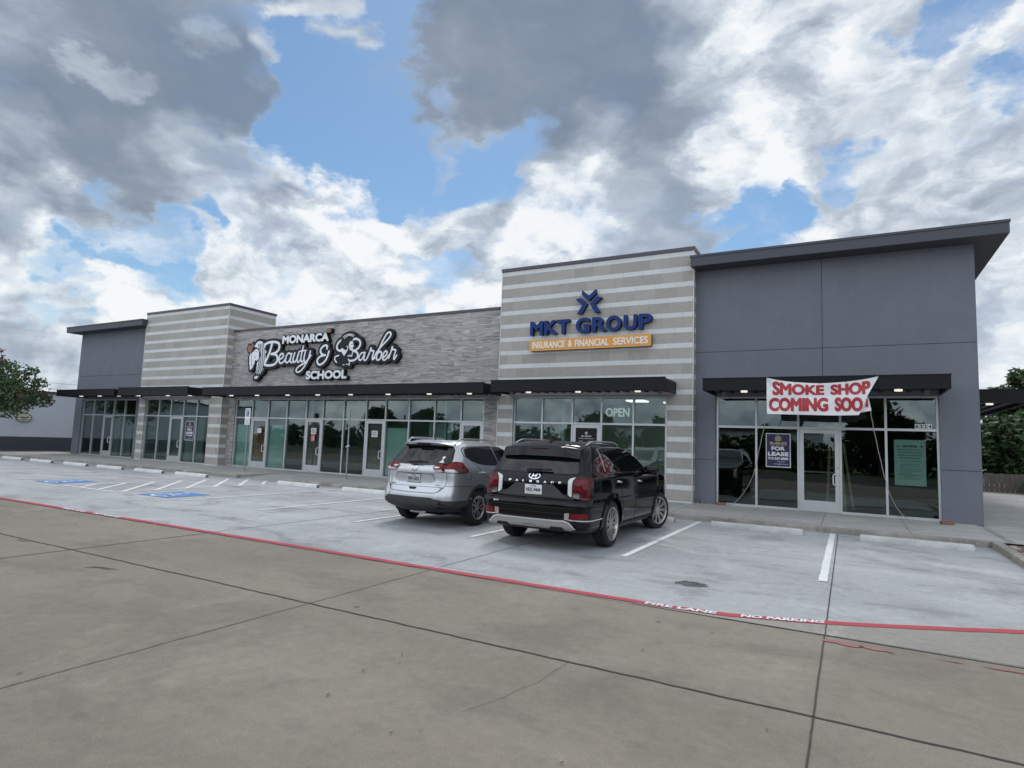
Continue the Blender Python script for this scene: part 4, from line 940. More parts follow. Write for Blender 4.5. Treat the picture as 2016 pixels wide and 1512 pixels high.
# ---------------------------------------------------------------- window signs and door papers
def sheet_sign(name, label, cat, x0, x1, z0, z1, y, m, group=None, tilt=0.0):
    t = thing(name, label, cat, ((x0+x1)/2, y, z0), group=group)
    w = (x1-x0)/2
    MB().box(-w, w, -0.004, 0.0, 0, z1-z0).build('sheet', m, t)
    return t, (lambda a, b: (a, -0.0065, b)), w, z1-z0
def lease_sign(x0, x1, z0, z1, y, label):
    t, f, w, h = sheet_sign('lease_sign', label, 'sign', x0, x1, z0, z1, y, M['paper'], 'for lease signs in the windows')
    mb = MB().add([f(-w+.022,.022), f(w-.022,.022), f(w-.022,h-.022), f(-w+.022,h-.022)], [(0,1,2,3)]); mb.build('printed_panel', M['purple'], t, recalc=False)
    g = lambda a, b: (a, -0.009, b)
    mb = MB(); s = h/0.93
    bold_text(mb, 'FOR', -0.17*s, 0.17*s, 0.46*s, 0.57*s, g, 0.008*s); bold_text(mb, 'LEASE', -0.26*s, 0.26*s, 0.31*s, 0.42*s, g, 0.008*s)
    bold_text(mb, '713-237-0000', -0.255*s, 0.255*s, 0.205*s, 0.275*s, g, 0.004*s)
    text_flat(mb, 'romrp.com', -0.02*s, 0.17*s, 0.14*s, 0.165*s, g, 0.01); text_flat(mb, 'leasing@romrp.com', -0.10*s, 0.255*s, 0.075*s, 0.105*s, g, 0.01)
    mb.build('sign_lettering', M['white'], t, recalc=False)
    mb = MB(); bold_text(mb, 'R-O-M', -0.21*s, 0.21*s, 0.62*s, 0.70*s, g, 0.009*s)
    mb.add([g(a*s, b*s) for a, b in ((-0.21,0.60),(0.21,0.60),(0.21,0.612),(-0.21,0.612))], [(0,1,2,3)])
    for a0, a1, b1, b2 in ((-0.075,-0.035,0.83,0.86),(-0.028,0.0,0.86,0.885),(0.006,0.036,0.88,0.86),(0.042,0.075,0.855,0.83)):
        mb.add([g(a0*s,0.72*s), g(a1*s,0.72*s), g(a1*s,b2*s), g(a0*s,b1*s)], [(0,1,2,3)])
    mb.build('sign_emblem', M['gold'], t, recalc=False)
    return t
lease_sign(-1.125, -0.50, 1.265, 2.19, 0.10, 'indigo FOR LEASE poster left of the glass door under the vinyl banner')
lease_sign(-26.76, -26.10, 1.22, 2.12, -0.215, 'small far indigo FOR LEASE poster in the window of the far striped tower')
t, f, w, h = sheet_sign('notice_poster', 'pale green NOTICE poster of grey print inside the window right of the ladder', 'poster', 1.88, 2.545, 0.965, 2.105, 0.14, M['notice'])
mb = MB(); g = lambda a, b: (a, -0.007, b)
bold_text(mb, 'NOTICE', -0.15, 0.15, h-0.19, h-0.135, g, 0.005); bold_text(mb, '~', -0.2, -0.165, h-0.168, h-0.157, g, 0.002); bold_text(mb, '~', 0.165, 0.2, h-0.168, h-0.157, g, 0.002)
for k, (s_, hh) in enumerate((('AN APPLICATION TO SELL',.036),('AND CONSUME ALCOHOLIC',.036),('BEVERAGES IS PROPOSED',.036),('FOR THIS LOCATION',.036))): text_line(mb, s_, 0, h-0.265-k*0.07, hh, g, 0.015, 0, 0.52)
mb.build('notice_print', M['ink'], t, recalc=False)
mb = MB()
text_line(mb, 'TYPE OF LICENSE/PERMIT', 0, h-0.55, .03, g, 0.0, 0, 0.5); text_line(mb, 'NAME OF APPLICANT', 0, h-0.67, .03, g, 0.0, 0, 0.42); text_line(mb, 'ASSUMED NAME OF BUSINESS', 0, h-0.79, .03, g, 0.0, 0, 0.50)
for zz, a, b in ((h-0.615,-0.2,0.2),(h-0.73,-0.24,0.24),(h-0.84,-0.25,0.05),(h-0.88,-0.25,0.25),(h-0.91,-0.2,0.1),(h-0.95,-0.12,0.22),(h-0.98,-0.25,0.2)): mb.add([g(a,zz), g(b,zz), g(b,zz+0.009), g(a,zz+0.009)], [(0,1,2,3)])
for a in (-0.25, 0.25):
    mb.add([g(a+0.03*math.cos(k*.7854), h-0.16+0.03*math.sin(k*.7854)) for k in range(8)], [tuple(range(8))])
mb.build('notice_print', M['ink_soft'], t, recalc=False)
t = thing('address_number', 'white 6324 address digits on small plates at the top right window corner', 'number', (2.51, 0.112, 2.385))
for k, ch in enumerate('6324'):
    x0 = -0.178+k*0.091
    pl = MB().add([(x0,0,0),(x0+0.082,0,0),(x0+0.082,0,0.12),(x0,0,0.12)], [(0,1,2,3)]).build('digit_plate', M['paper'], t, recalc=False)
    mb = MB(); bold_text(mb, ch, x0+0.015, x0+0.067, 0.014, 0.106, lambda a, b: (a, -0.003, b), 0.004); mb.build('digit', M['sign_black'], pl, recalc=False)
t = thing('open_sign', 'white OPEN letters hung inside the insurance office window', 'sign', (-5.33, -0.16, 2.58))
mb = MB(); bold_text(mb, 'OPEN', -0.38, 0.38, 0, 0.27, lambda a, b: (a, 0, b), 0.008); mb.build('open_lettering', mat('dim_white_letters', (0.6, 0.72, 0.68), 0.6, emit=(1.0,0.85,0.9), es=0.42), t, recalc=False)
# office door decal
t = thing('door_decal', 'black film with a small white emblem and opening hours on the insurance office door', 'decal', (-6.31, -0.228, 0.45))
MB().add([(-0.37,0,0),(0.37,0,0),(0.37,0,1.74),(-0.37,0,1.74)], [(0,1,2,3)]).build('film', M['sign_black'], t, recalc=False)
mb = MB(); g = lambda a, b: (a, -0.003, b)
text_line(mb, 'MKT GROUP', 0, 1.48, 0.045, g, 0.03)
for k in range(5): 
    a = R(90+72*k); mb.add([g(0.0,1.60), g(0.035*math.cos(a-.4),1.60+0.05*math.sin(a-.4)), g(0.05*math.cos(a),1.60+0.05*math.sin(a)), g(0.035*math.cos(a+.4),1.60+0.05*math.sin(a+.4))], [(0,1,2,3)])
text_line(mb, 'INSURANCE & FINANCIAL SERVICES', 0, 1.42, 0.022, g, 0.01, 0, 0.52)
for k in range(3): text_line(mb, 'MON-FRI', -0.17, 1.34-k*.05, 0.022, g, 0.01); text_line(mb, '9:00AM-6:00PM', 0.15, 1.34-k*.05, 0.022, g, 0.01)
mb.build('decal_lettering', M['white'], t, recalc=False)
def door_paper(x0, x1, z0, z1, label, lines=('FALL','CLASSES')):
    t, f, w, h = sheet_sign('door_notice', label, 'notice', x0, x1, z0, z1, 0.075, M['paper'], 'papers taped to the beauty school doors')
    mb = MB(); g = lambda a, b: (a, -0.0065, b)
    text_line(mb, 'NOW', 0, h*0.55, h*0.22, g, 0.02, 0, w*1.2); text_line(mb, 'ENROLLING', 0, h*0.25, h*0.18, g, 0.02, 0, w*1.7)
    mb.build('notice_lettering', M['sign_navy'], t, recalc=False); return t
t, f, w, h = sheet_sign('door_notice', 'blank pale paper taped on the brown panelled door', 'notice', -22.03, -21.76, 1.68, 1.90, 0.075, M['paper'], 'papers taped to the beauty school doors')
door_paper(-18.70, -18.40, 1.72, 1.97, 'white printed paper taped above a red flyer on the school door')
door_paper(-15.39, -15.08, 1.69, 1.93, 'lone white printed paper taped on the school door nearest the silver car')
t, f, w, h = sheet_sign('red_flyer', 'narrow red and white flyer under the paper on the school door', 'flyer', -18.68, -18.46, 1.42, 1.71, 0.072, M['red_ink'])
mb = MB()
for a in (-0.05, 0.02, 0.05): mb.add([(a,-.0065,0.03),(a+0.02,-.0065,0.03),(a+0.02,-.0065,h-0.08),(a,-.0065,h-0.08)], [(0,1,2,3)])
mb.build('flyer_print', M['paper'], t, recalc=False)

# ---------------------------------------------------------------- vinyl banner and its ropes
BT = [(-0.905,3.525),(-0.62,3.462),(-0.36,3.42),(0,3.387),(0.29,3.372),(0.62,3.382),(0.95,3.412),(1.25,3.458),(1.515,3.515)]
BO = smooth_line(BT, 4)+[(1.39,3.28),(1.275,3.055),(1.20,2.84),(1.10,2.61),(0.6,2.598),(0.28,2.60),(-0.3,2.61),(-0.895,2.62),(-0.905,3.0)]
def top_z(x):
    for (a, za), (b, zb) in zip(BT[:-1], BT[1:]):
        if x <= b: return za+(x-a)/(b-a)*(zb-za)
    return BT[-1][1]
def ban(a, b, o=0.0):
    r = 0.012*math.sin(a*5.2+b*4)+0.008*math.sin(b*13-a*3)+0.012*math.exp(-((a+0.9)**2+(b-3.5)**2)*14)*math.sin(28*(a+b))
    r += 0.018*max(0, 0.5-(3.5-b))*math.sin(a*11)*math.exp(-(top_z(a)-b)*6)
    return (a-0.3, r-o-(0.03 if a > 1.0 else 0)*(a-1.0)*3, b-3.0)
t = thing('vinyl_banner', 'white sagging vinyl banner with two lines of red capitals and one folded corner', 'banner', (0.3, -1.70, 3.0))
V, F = poly_patch(BO, 0.03); MB().add([ban(*p) for p in V], F).build('banner_sheet', M['banner'], t, smooth=True, sharp=80, recalc=False)
mb = MB()
def ban_text(s_, x0, x1, zb, zt, sag=0.0):
    V, F = bold_shape(s_, x0, x1, 0.0, 0.32, 0.0195, 0.011); out = []
    for a, b in V:
        b /= 0.32
        z = (zb(a) if callable(zb) else zb)*(1-b)+(zt(a) if callable(zt) else zt)*b
        out.append(ban(a, z, 0.006))
    mb.add(out, F)
tz = lambda a: top_z(a)-0.045
bz = lambda a: 3.085+0.03*max(0, a-1.0)
for s_, x0, x1, zt in (('SMOKE',-0.77,0.385,tz),('SHOP',0.515,1.345,tz)): ban_text(s_, x0, x1, bz, zt)
ban_text('COMING',-0.855,0.465,2.685,3.025); ban_text('SOO',0.60,1.185,2.69,3.03)
mb.build('banner_lettering', M['banner_red'], t, recalc=False)
fp = [(1.272,3.05),(1.305,2.99),(1.355,2.72),(1.12,2.67)]
MB().add([(a-0.3, 0.055-0.04*(b-2.7), b-3.0) for a, b in fp], [(0,1,2,3)]).build('folded_corner', M['banner'], t, recalc=False)
MB().add([(a-0.3, 0.050-0.04*(b-2.7), b-3.0) for a, b in ((1.262,2.99),(1.288,2.99),(1.298,2.80),(1.225,2.80))], [(0,1,2,3)]).build('banner_lettering', M['banner_red'], t, recalc=False)
mb = MB()
for a, b in ((-0.89,3.505),(-0.25,3.40),(0.29,3.36),(0.85,3.39),(1.49,3.50)): mb.tube([ban(a, b, 0.004), ban(a, b, 0.012)], 0.012, 8)
mb.tube([ban(-0.89,3.505,0.01), (-0.885-0.3, 0.02, 3.545-3.0)], 0.005, 5).tube([ban(1.49,3.50,0.01), (1.50-0.3, 0.02, 3.545-3.0)], 0.005, 5)
mb.build('grommet', M['steel'], t)
def rope(pts, label):
    P_ = smooth_line(pts, 10); P_ = [(x+0.004*math.sin(i*1.3), y+0.004*math.cos(i*1.7), z) for i, (x, y, z) in enumerate(P_)]
    return tag(MB().tube(P_, 0.0095, 6).build('rope', M['rope'], None, smooth=True), label, 'rope', 'ropes holding the banner down')
rope([(-0.89,-1.69,2.63),(-1.1,-1.2,1.93),(-1.34,-0.7,1.08),(-1.64,-0.35,0.54),(-1.96,-0.20,0.20),(-2.2,-0.16,0.165)], 'thin rope from the banner\'s left corner to a brick by the left window')
rope([(1.33,-1.64,2.74),(1.43,-1.25,2.15),(1.64,-0.75,1.11),(1.82,-0.45,0.55),(2.04,-0.25,0.22),(2.14,-0.22,0.158)], 'thin rope from the banner\'s folded right corner down to the window sill')
def brick(x, y, rz, label):
    t = MB().box(-0.13, 0.13, -0.06, 0.06, 0.0, 0.075).build('brick', M['brick'], None, bevel=0.006); t.location = (x, y, 0.1475); t.rotation_euler = (0, 0, rz)
    return tag(t, label, 'brick', 'loose bricks by the shopfront')
brick(-2.27, -0.13, 0.1, 'loose red brick at the foot of the left rope'); brick(2.86, -0.52, 0.15, 'loose red brick at the right grey pier')

# step ladder inside the shop
t = thing('step_ladder', 'tan fibreglass step ladder standing open inside the dark shop doorway', 'ladder', (0.55, 1.2, 0.15))
mb = MB()
for x0, x1 in ((-0.17, -0.09),): pass
for y0, ys in ((-0.05, -1),):
    mb.bar((-0.22,-0.30,0.0),(-0.13,-0.02,1.85), 0.07, 0.03, (0,1,0)).bar((0.22,-0.30,0.0),(0.13,-0.02,1.85), 0.07, 0.03, (0,1,0))
mb.build('front_rail', M['ladder'], t)
MB().bar((0.42,0.5,0.0),(0.20,0.03,1.82), 0.06, 0.03, (0,1,0)).bar((0.02,0.5,0.0),(-0.06,0.03,1.82), 0.06, 0.03, (0,1,0)).build('rear_rail', M['ladder'], t)
for k in range(6):
    z = 0.28+k*0.29; f = z/1.85
    MB().box(-0.21+0.08*f, 0.21-0.08*f, -0.33+0.28*f, -0.24+0.28*f, z-0.015, z+0.015).build('step', M['alum'], t)
MB().box(-0.16, 0.2, -0.08, 0.08, 1.82, 1.86).build('top_cap', M['ladder'], t)
# ---------------------------------------------------------------- vehicles
def hermite(xs, ys, q):
    xs = np.array(xs, float); ys = np.array(ys, float); h = np.diff(xs); d = np.diff(ys)/h
    m = np.zeros(len(xs)); m[0], m[-1] = d[0], d[-1]
    for i in range(1, len(xs)-1): m[i] = 0 if d[i-1]*d[i] <= 0 else 2*d[i-1]*d[i]/(d[i-1]+d[i])
    q = np.clip(q, xs[0], xs[-1]); i = np.clip(np.searchsorted(xs, q)-1, 0, len(xs)-2)
    t = (q-xs[i])/h[i]; t2, t3 = t*t, t*t*t
    return (2*t3-3*t2+1)*ys[i]+(t3-2*t2+t)*h[i]*m[i]+(-2*t3+3*t2)*ys[i+1]+(t3-t2)*h[i]*m[i+1]
class Shell:
    # rows: (z, half width, rear y, front y, rear corner radius, front corner radius)
    def __init__(s, rows, crown, taper_r, taper_f, wb):
        s.r = np.array(rows); s.crown = crown; s.tr = taper_r; s.tf = taper_f; s.wb = wb
    def at(s, z): return [float(hermite(s.r[:,0], s.r[:,k], np.array(z))) for k in range(1, 6)]
    def tap(s, y):
        return 1.0-s.tr*max(0, (0.25-y)/1.3)**2-s.tf*max(0, (y-s.wb+0.5)/1.4)**2
    def rear(s, x, z, o=0.0):
        w, yr, yf, rr, rf = s.at(z); sg = 1 if x >= 0 else -1; a = min(abs(x)/s.tap(yr+rr*0.5), w)
        y = yr+s.crown*(a/w)**2
        e = a-(w-rr)
        if e > 0: y += rr-math.sqrt(max(rr*rr-e*e, 0))
        return (x, y-o, z)
    def side(s, y, z, o=0.0, sg=1):
        w, yr, yf, rr, rf = s.at(z); x = w; yc = yr+s.crown+rr; y2 = yf-s.crown-rf
        if y < yc: e = min(yc-y, rr); x = w-rr+math.sqrt(max(rr*rr-e*e, 0))
        elif y > y2: e = min(y-y2, rf); x = w-rf+math.sqrt(max(rf*rf-e*e, 0))
        return (sg*(x*s.tap(y)+o), y, z)
    def wrap(s, t, z, o=0.0, sg=1):      # t runs across the rear from the centre, then along the side
        w, yr, yf, rr, rf = s.at(z); L0 = w-rr; L1 = L0+rr*math.pi/2
        if t < L0: x, y, n = t, yr+s.crown*(t/w)**2, (0, -1)
        elif t < L1: a = (t-L0)/rr; x, y, n = L0+rr*math.sin(a), yr+s.crown*(0.85+0.15*a/1.5708)+rr-rr*math.cos(a)-0.0, (math.sin(a), -math.cos(a))
        else: x, y, n = w, yr+s.crown+rr+(t-L1), (1, 0)
        x *= s.tap(y)
        return (sg*(x+n[0]*o), y+n[1]*o, z)
    def body(s, zs, arches, R_, wellx, ny=90):
        prof = []
        for z in zs:
            w, yr, yf, rr, rf = s.at(z); pts = []
            for k in range(10): x = (w-rr)*k/10; pts.append((x, yr+s.crown*(x/w)**2))
            for k in range(9):
                a = R(90*k/9); pts.append((w-rr+rr*math.sin(a), yr+s.crown*(0.85+0.15*k/9)+rr-rr*math.cos(a)))
            ya, yb = yr+s.crown+rr, yf-s.crown-rf
            for k in range(ny): pts.append((w, ya+(yb-ya)*k/ny))
            for k in range(9):
                a = R(90*k/9); pts.append((w-rf+rf*math.cos(a), yb+rf*math.sin(a)+s.crown*0.15*k/9))
            for k in range(9): x = (w-rf)*(1-k/8); pts.append((x, yf-s.crown*(x/w)**2))
            prof.append([(x*s.tap(y), y, z) for x, y in pts])
        n = len(prof[0]); V = []; idx = {}
        for i, P_ in enumerate(prof):
            for k, p in enumerate(P_): idx[i,k,1] = len(V); V.append(p)
            for k, p in enumerate(P_):
                if k in (0, n-1): idx[i,k,-1] = idx[i,k,1]
                else: idx[i,k,-1] = len(V); V.append((-p[0], p[1], p[2]))
        F = []
        for i in range(len(prof)-1):
            for k in range(n-1):
                F.append((idx[i,k,1], idx[i,k+1,1], idx[i+1,k+1,1], idx[i+1,k,1]))
                F.append((idx[i,k,-1], idx[i+1,k,-1], idx[i+1,k+1,-1], idx[i,k+1,-1]))
        # close the roof with strips across
        T = len(prof)-1
        for k in range(n-1): 
            if k == 0: F.append((idx[T,0,1], idx[T,1,1], idx[T,1,-1]))
            elif k == n-2: F.append((idx[T,k,1], idx[T,k+1,1], idx[T,k,-1]))
            else: F.append((idx[T,k,1], idx[T,k+1,1], idx[T,k+1,-1], idx[T,k,-1]))
        V = [list(p) for p in V]; keep = []
        for f in F:
            c = np.mean([V[i] for i in f], axis=0); ok = True
            for ay, az in arches:
                if abs(c[0]) > wellx and math.hypot(c[1]-ay, c[2]-az) < R_: ok = False
            if c[2] < zs[0]+1e-6: pass
            if ok: keep.append(f)
        cnt = {}
        for f in keep:
            for a, b in zip(f, f[1:]+f[:1]): cnt[frozenset((a, b))] = cnt.get(frozenset((a, b)), 0)+1
        for e, c in cnt.items():
            if c == 1:
                for i in e:
                    for ay, az in arches:
                        d = math.hypot(V[i][1]-ay, V[i][2]-az)
                        if abs(V[i][0]) > wellx and R_-0.002 < d < R_+0.07 and V[i][2] > zs[0]+0.01:
                            V[i][1] = ay+(V[i][1]-ay)*R_/d; V[i][2] = az+(V[i][2]-az)*R_/d
        return V, keep
def patch(mb, pts, fn, off=0.006, res=0.02, rnd=0.0, depth=0.012, mi=0, curve=True):
    V, F = poly_patch(pts, res, rnd)
    solid(mb, V, F, lambda a, b: fn(a, b, off-depth), lambda a, b: fn(a, b, off), mi)
def strip(mb, pts, fn, w=0.008, off=0.004, depth=0.006, mi=0, closed=False, step=0.03):
    P_ = resample(list(pts)+([pts[0]] if closed else []), step)
    if closed: P_ = P_[:-1]
    V, F = ribbon2(P_, w, closed)
    solid(mb, V, F, lambda a, b: fn(a, b, off-depth), lambda a, b: fn(a, b, off), mi)
def wheel(parent, x, y, rt, rr_, wdt, kind, steer=0.0, sg=1):
    h = MB().lathe_x([(-wdt/2, 0.06),(-wdt/2, rr_-0.02),(wdt*0.12, rr_-0.02),(wdt*0.12, 0.0)], 40)
    w = h.build('wheel', M['well'], parent, smooth=True); w.location = (x, y, rt); w.rotation_euler = (0, 0, steer+(0 if sg > 0 else math.pi))
    a = wdt/2
    MB().lathe_x([(-a*.92,rr_-.012),(-a,rr_+.02),(-a*1.02,rr_+(rt-rr_)*.45),(-a*.9,rt-.022),(-a*.72,rt-.003),(-a*.25,rt),(a*.25,rt),(a*.72,rt-.003),(a*.9,rt-.022),(a*1.02,rr_+(rt-rr_)*.45),(a,rr_+.02),(a*.92,rr_-.012)], 64).build('tyre', M['rubber'], w, smooth=True)
    rm = MB(); f = a*0.80
    rm.lathe_x([(a*.1,rr_-.03),(f,rr_-.024),(a*.97,rr_-.010),(a*1.0,rr_+.004),(a*.93,rr_+.012)], 56)
    if kind == 'multi':
        for k in range(10):
            for ds in (-0.085, 0.085):
                a0 = 2*math.pi*k/10+ds*1.6; a1 = 2*math.pi*k/10+ds*1.05
                p0 = Vector((f*0.80, 0.045*math.cos(a0), 0.045*math.sin(a0))); p1 = Vector((f*0.98, (rr_-.015)*math.cos(a1), (rr_-.015)*math.sin(a1)))
                rm.bar(p0, p1, 0.019, 0.02, (1,0,0))
    else:
        for k in range(5):
            for ds in (-0.20, 0.20):
                a0 = 2*math.pi*k/5+ds*0.8; a1 = 2*math.pi*k/5+ds*1.25
                p0 = Vector((f*0.78, 0.045*math.cos(a0), 0.045*math.sin(a0))); p1 = Vector((f*0.98, (rr_-.015)*math.cos(a1), (rr_-.015)*math.sin(a1)))
                rm.bar(p0, p1, 0.032, 0.022, (1,0,0))
    rm.lathe_x([(f*.6,0.06),(f*.86,0.052),(f*.95,0.034),(f*.98,0.0)], 24)
    for k in range(5): 
        b = 2*math.pi*k/5+0.3; rm.obox((f*.87, 0.038*math.cos(b), 0.038*math.sin(b)), (0.01,0,0), (0,0.007,0), (0,0,0.007))
    rm.build('rim', M['rim'] if kind == 'multi' else M['rim_d'], w, smooth=True, sharp=30)
    MB().lathe_x([(-a*.2,0.05),(-a*.2,rr_*.78),(-a*.05,rr_*.78),(-a*.05,0.05)], 36).build('brake_disc', M['steel'], w, smooth=True)
    return w
def mirror_house(sg, c, s):
    mb = MB(); V = []; n = 10
    prof = [(-0.09,0.55),(-0.07,0.85),(-0.02,1.0),(0.05,0.95),(0.10,0.7),(0.125,0.3)]
    for dy, k in prof:
        for j in range(n):
            a = 2*math.pi*j/n; cx_, cz_ = math.copysign(abs(math.cos(a))**0.6, math.cos(a)), math.copysign(abs(math.sin(a))**0.6, math.sin(a))
            V.append((c[0]+sg*0.0+cx_*0.125*k*s, c[1]+dy*s, c[2]+cz_*0.085*k*s))
    F = [(i*n+j, i*n+(j+1)%n, (i+1)*n+(j+1)%n, (i+1)*n+j) for i in range(len(prof)-1) for j in range(n)]
    F += [tuple(range(n)), tuple((len(prof)-1)*n+j for j in range(n-1,-1,-1))]
    return mb.add(V, F)
def plate(parent, S, xc, z0, y, text, m, w=0.152, h=0.152):
    p = MB().box(xc-w, xc+w, y-0.012, y, z0, z0+h).build('licence_plate', m, parent, bevel=0.003)
    mb = MB(); g = lambda a, b: (a, y-0.0135, b)
    text_flat(mb, text, xc-w*.86, xc+w*.86, z0+.035, z0+.105, g, 0.03); text_flat(mb, 'TEXAS', xc-w*.35, xc+w*.35, z0+.118, z0+.14, g, 0.03)
    text_flat(mb, 'THE LONE STAR STATE', xc-w*.8, xc+w*.8, z0+.012, z0+.024, g, 0.0)
    mb.build('plate_lettering', M['sign_navy'], p, recalc=False)
    MB().box(xc-w-.008, xc+w+.008, y-0.008, y+.002, z0-.008, z0-0.0005).box(xc-w-.008, xc+w+.008, y-0.008, y+.002, z0+h+0.0005, z0+h+.008).build('plate_frame', M['gap'], p)
def lip_ring(S, ay, az, r0, r1, off, a0=-8, a1=188, sg=1, n=40):
    V = []; F = []
    for k in range(n+1):
        a = R(a0+(a1-a0)*k/n)
        for rr2, oo in ((r0, off-.03), (r0, off), (r1, off*.8), (r1, off-.02)):
            y, z = ay+rr2*math.cos(a), az+rr2*math.sin(a); V.append(S.side(y, max(z, 0.2), oo, sg))
    for k in range(n):
        for q in range(3): F.append((k*4+q, (k+1)*4+q, (k+1)*4+q+1, k*4+q+1))
    return V, F
def dense(rows_z, n):
    z0, z1 = rows_z[0], rows_z[-1]; out = sorted(set([round(float(z), 4) for z in rows_z]+[round(float(z), 4) for z in np.linspace(z0, z1, n)]))
    keep = [out[0]]
    for z in out[1:]:
        if z-keep[-1] > 0.006: keep.append(z)
    keep[-1] = z1; return keep
def finish_car(root, S, V, F, paint, low_z, low_mat, arches, Rw, wellx, wbx, zs):
    me = MB(); me.v = [tuple(p) for p in V]; me.f = list(F)
    me.m = [1 if sum(V[i][2] for i in f)/len(f) < low_z else 0 for f in F]
    b = me.build('body', [paint, low_mat], root, smooth=True, sharp=50)
    w0 = wbx
    for ay, az in arches:
        for sg in (1, -1):
            mb = MB(); n = 28; V2 = []; 
            for xx in (wellx*0.55, w0*0.955):
                for k in range(n+1): a = R(-20+220*k/n); V2.append((sg*xx, ay+(Rw+.004)*math.cos(a), max(az+(Rw+.004)*math.sin(a), 0.16)))
            mb.add(V2, [(k, k+1, n+2+k, n+1+k) for k in range(n)])
            mb.add([V2[k] for k in range(n+1)], [tuple(range(n+1))])
            mb.build('wheel_well', M['well'], root)
    yr, yf = min(p[1] for p in V), max(p[1] for p in V)
    MB().box(-w0*.62, w0*.62, yr+.45, yf-.35, zs[0]-0.02, zs[0]+0.12).box(-.2,.2,yr+.75,yf-.5,0.17,zs[0]-.021).box(-w0*.7,w0*.7,-.06,.06,0.26,zs[0]-.021).build('underbody', M['under'], root)
    return b

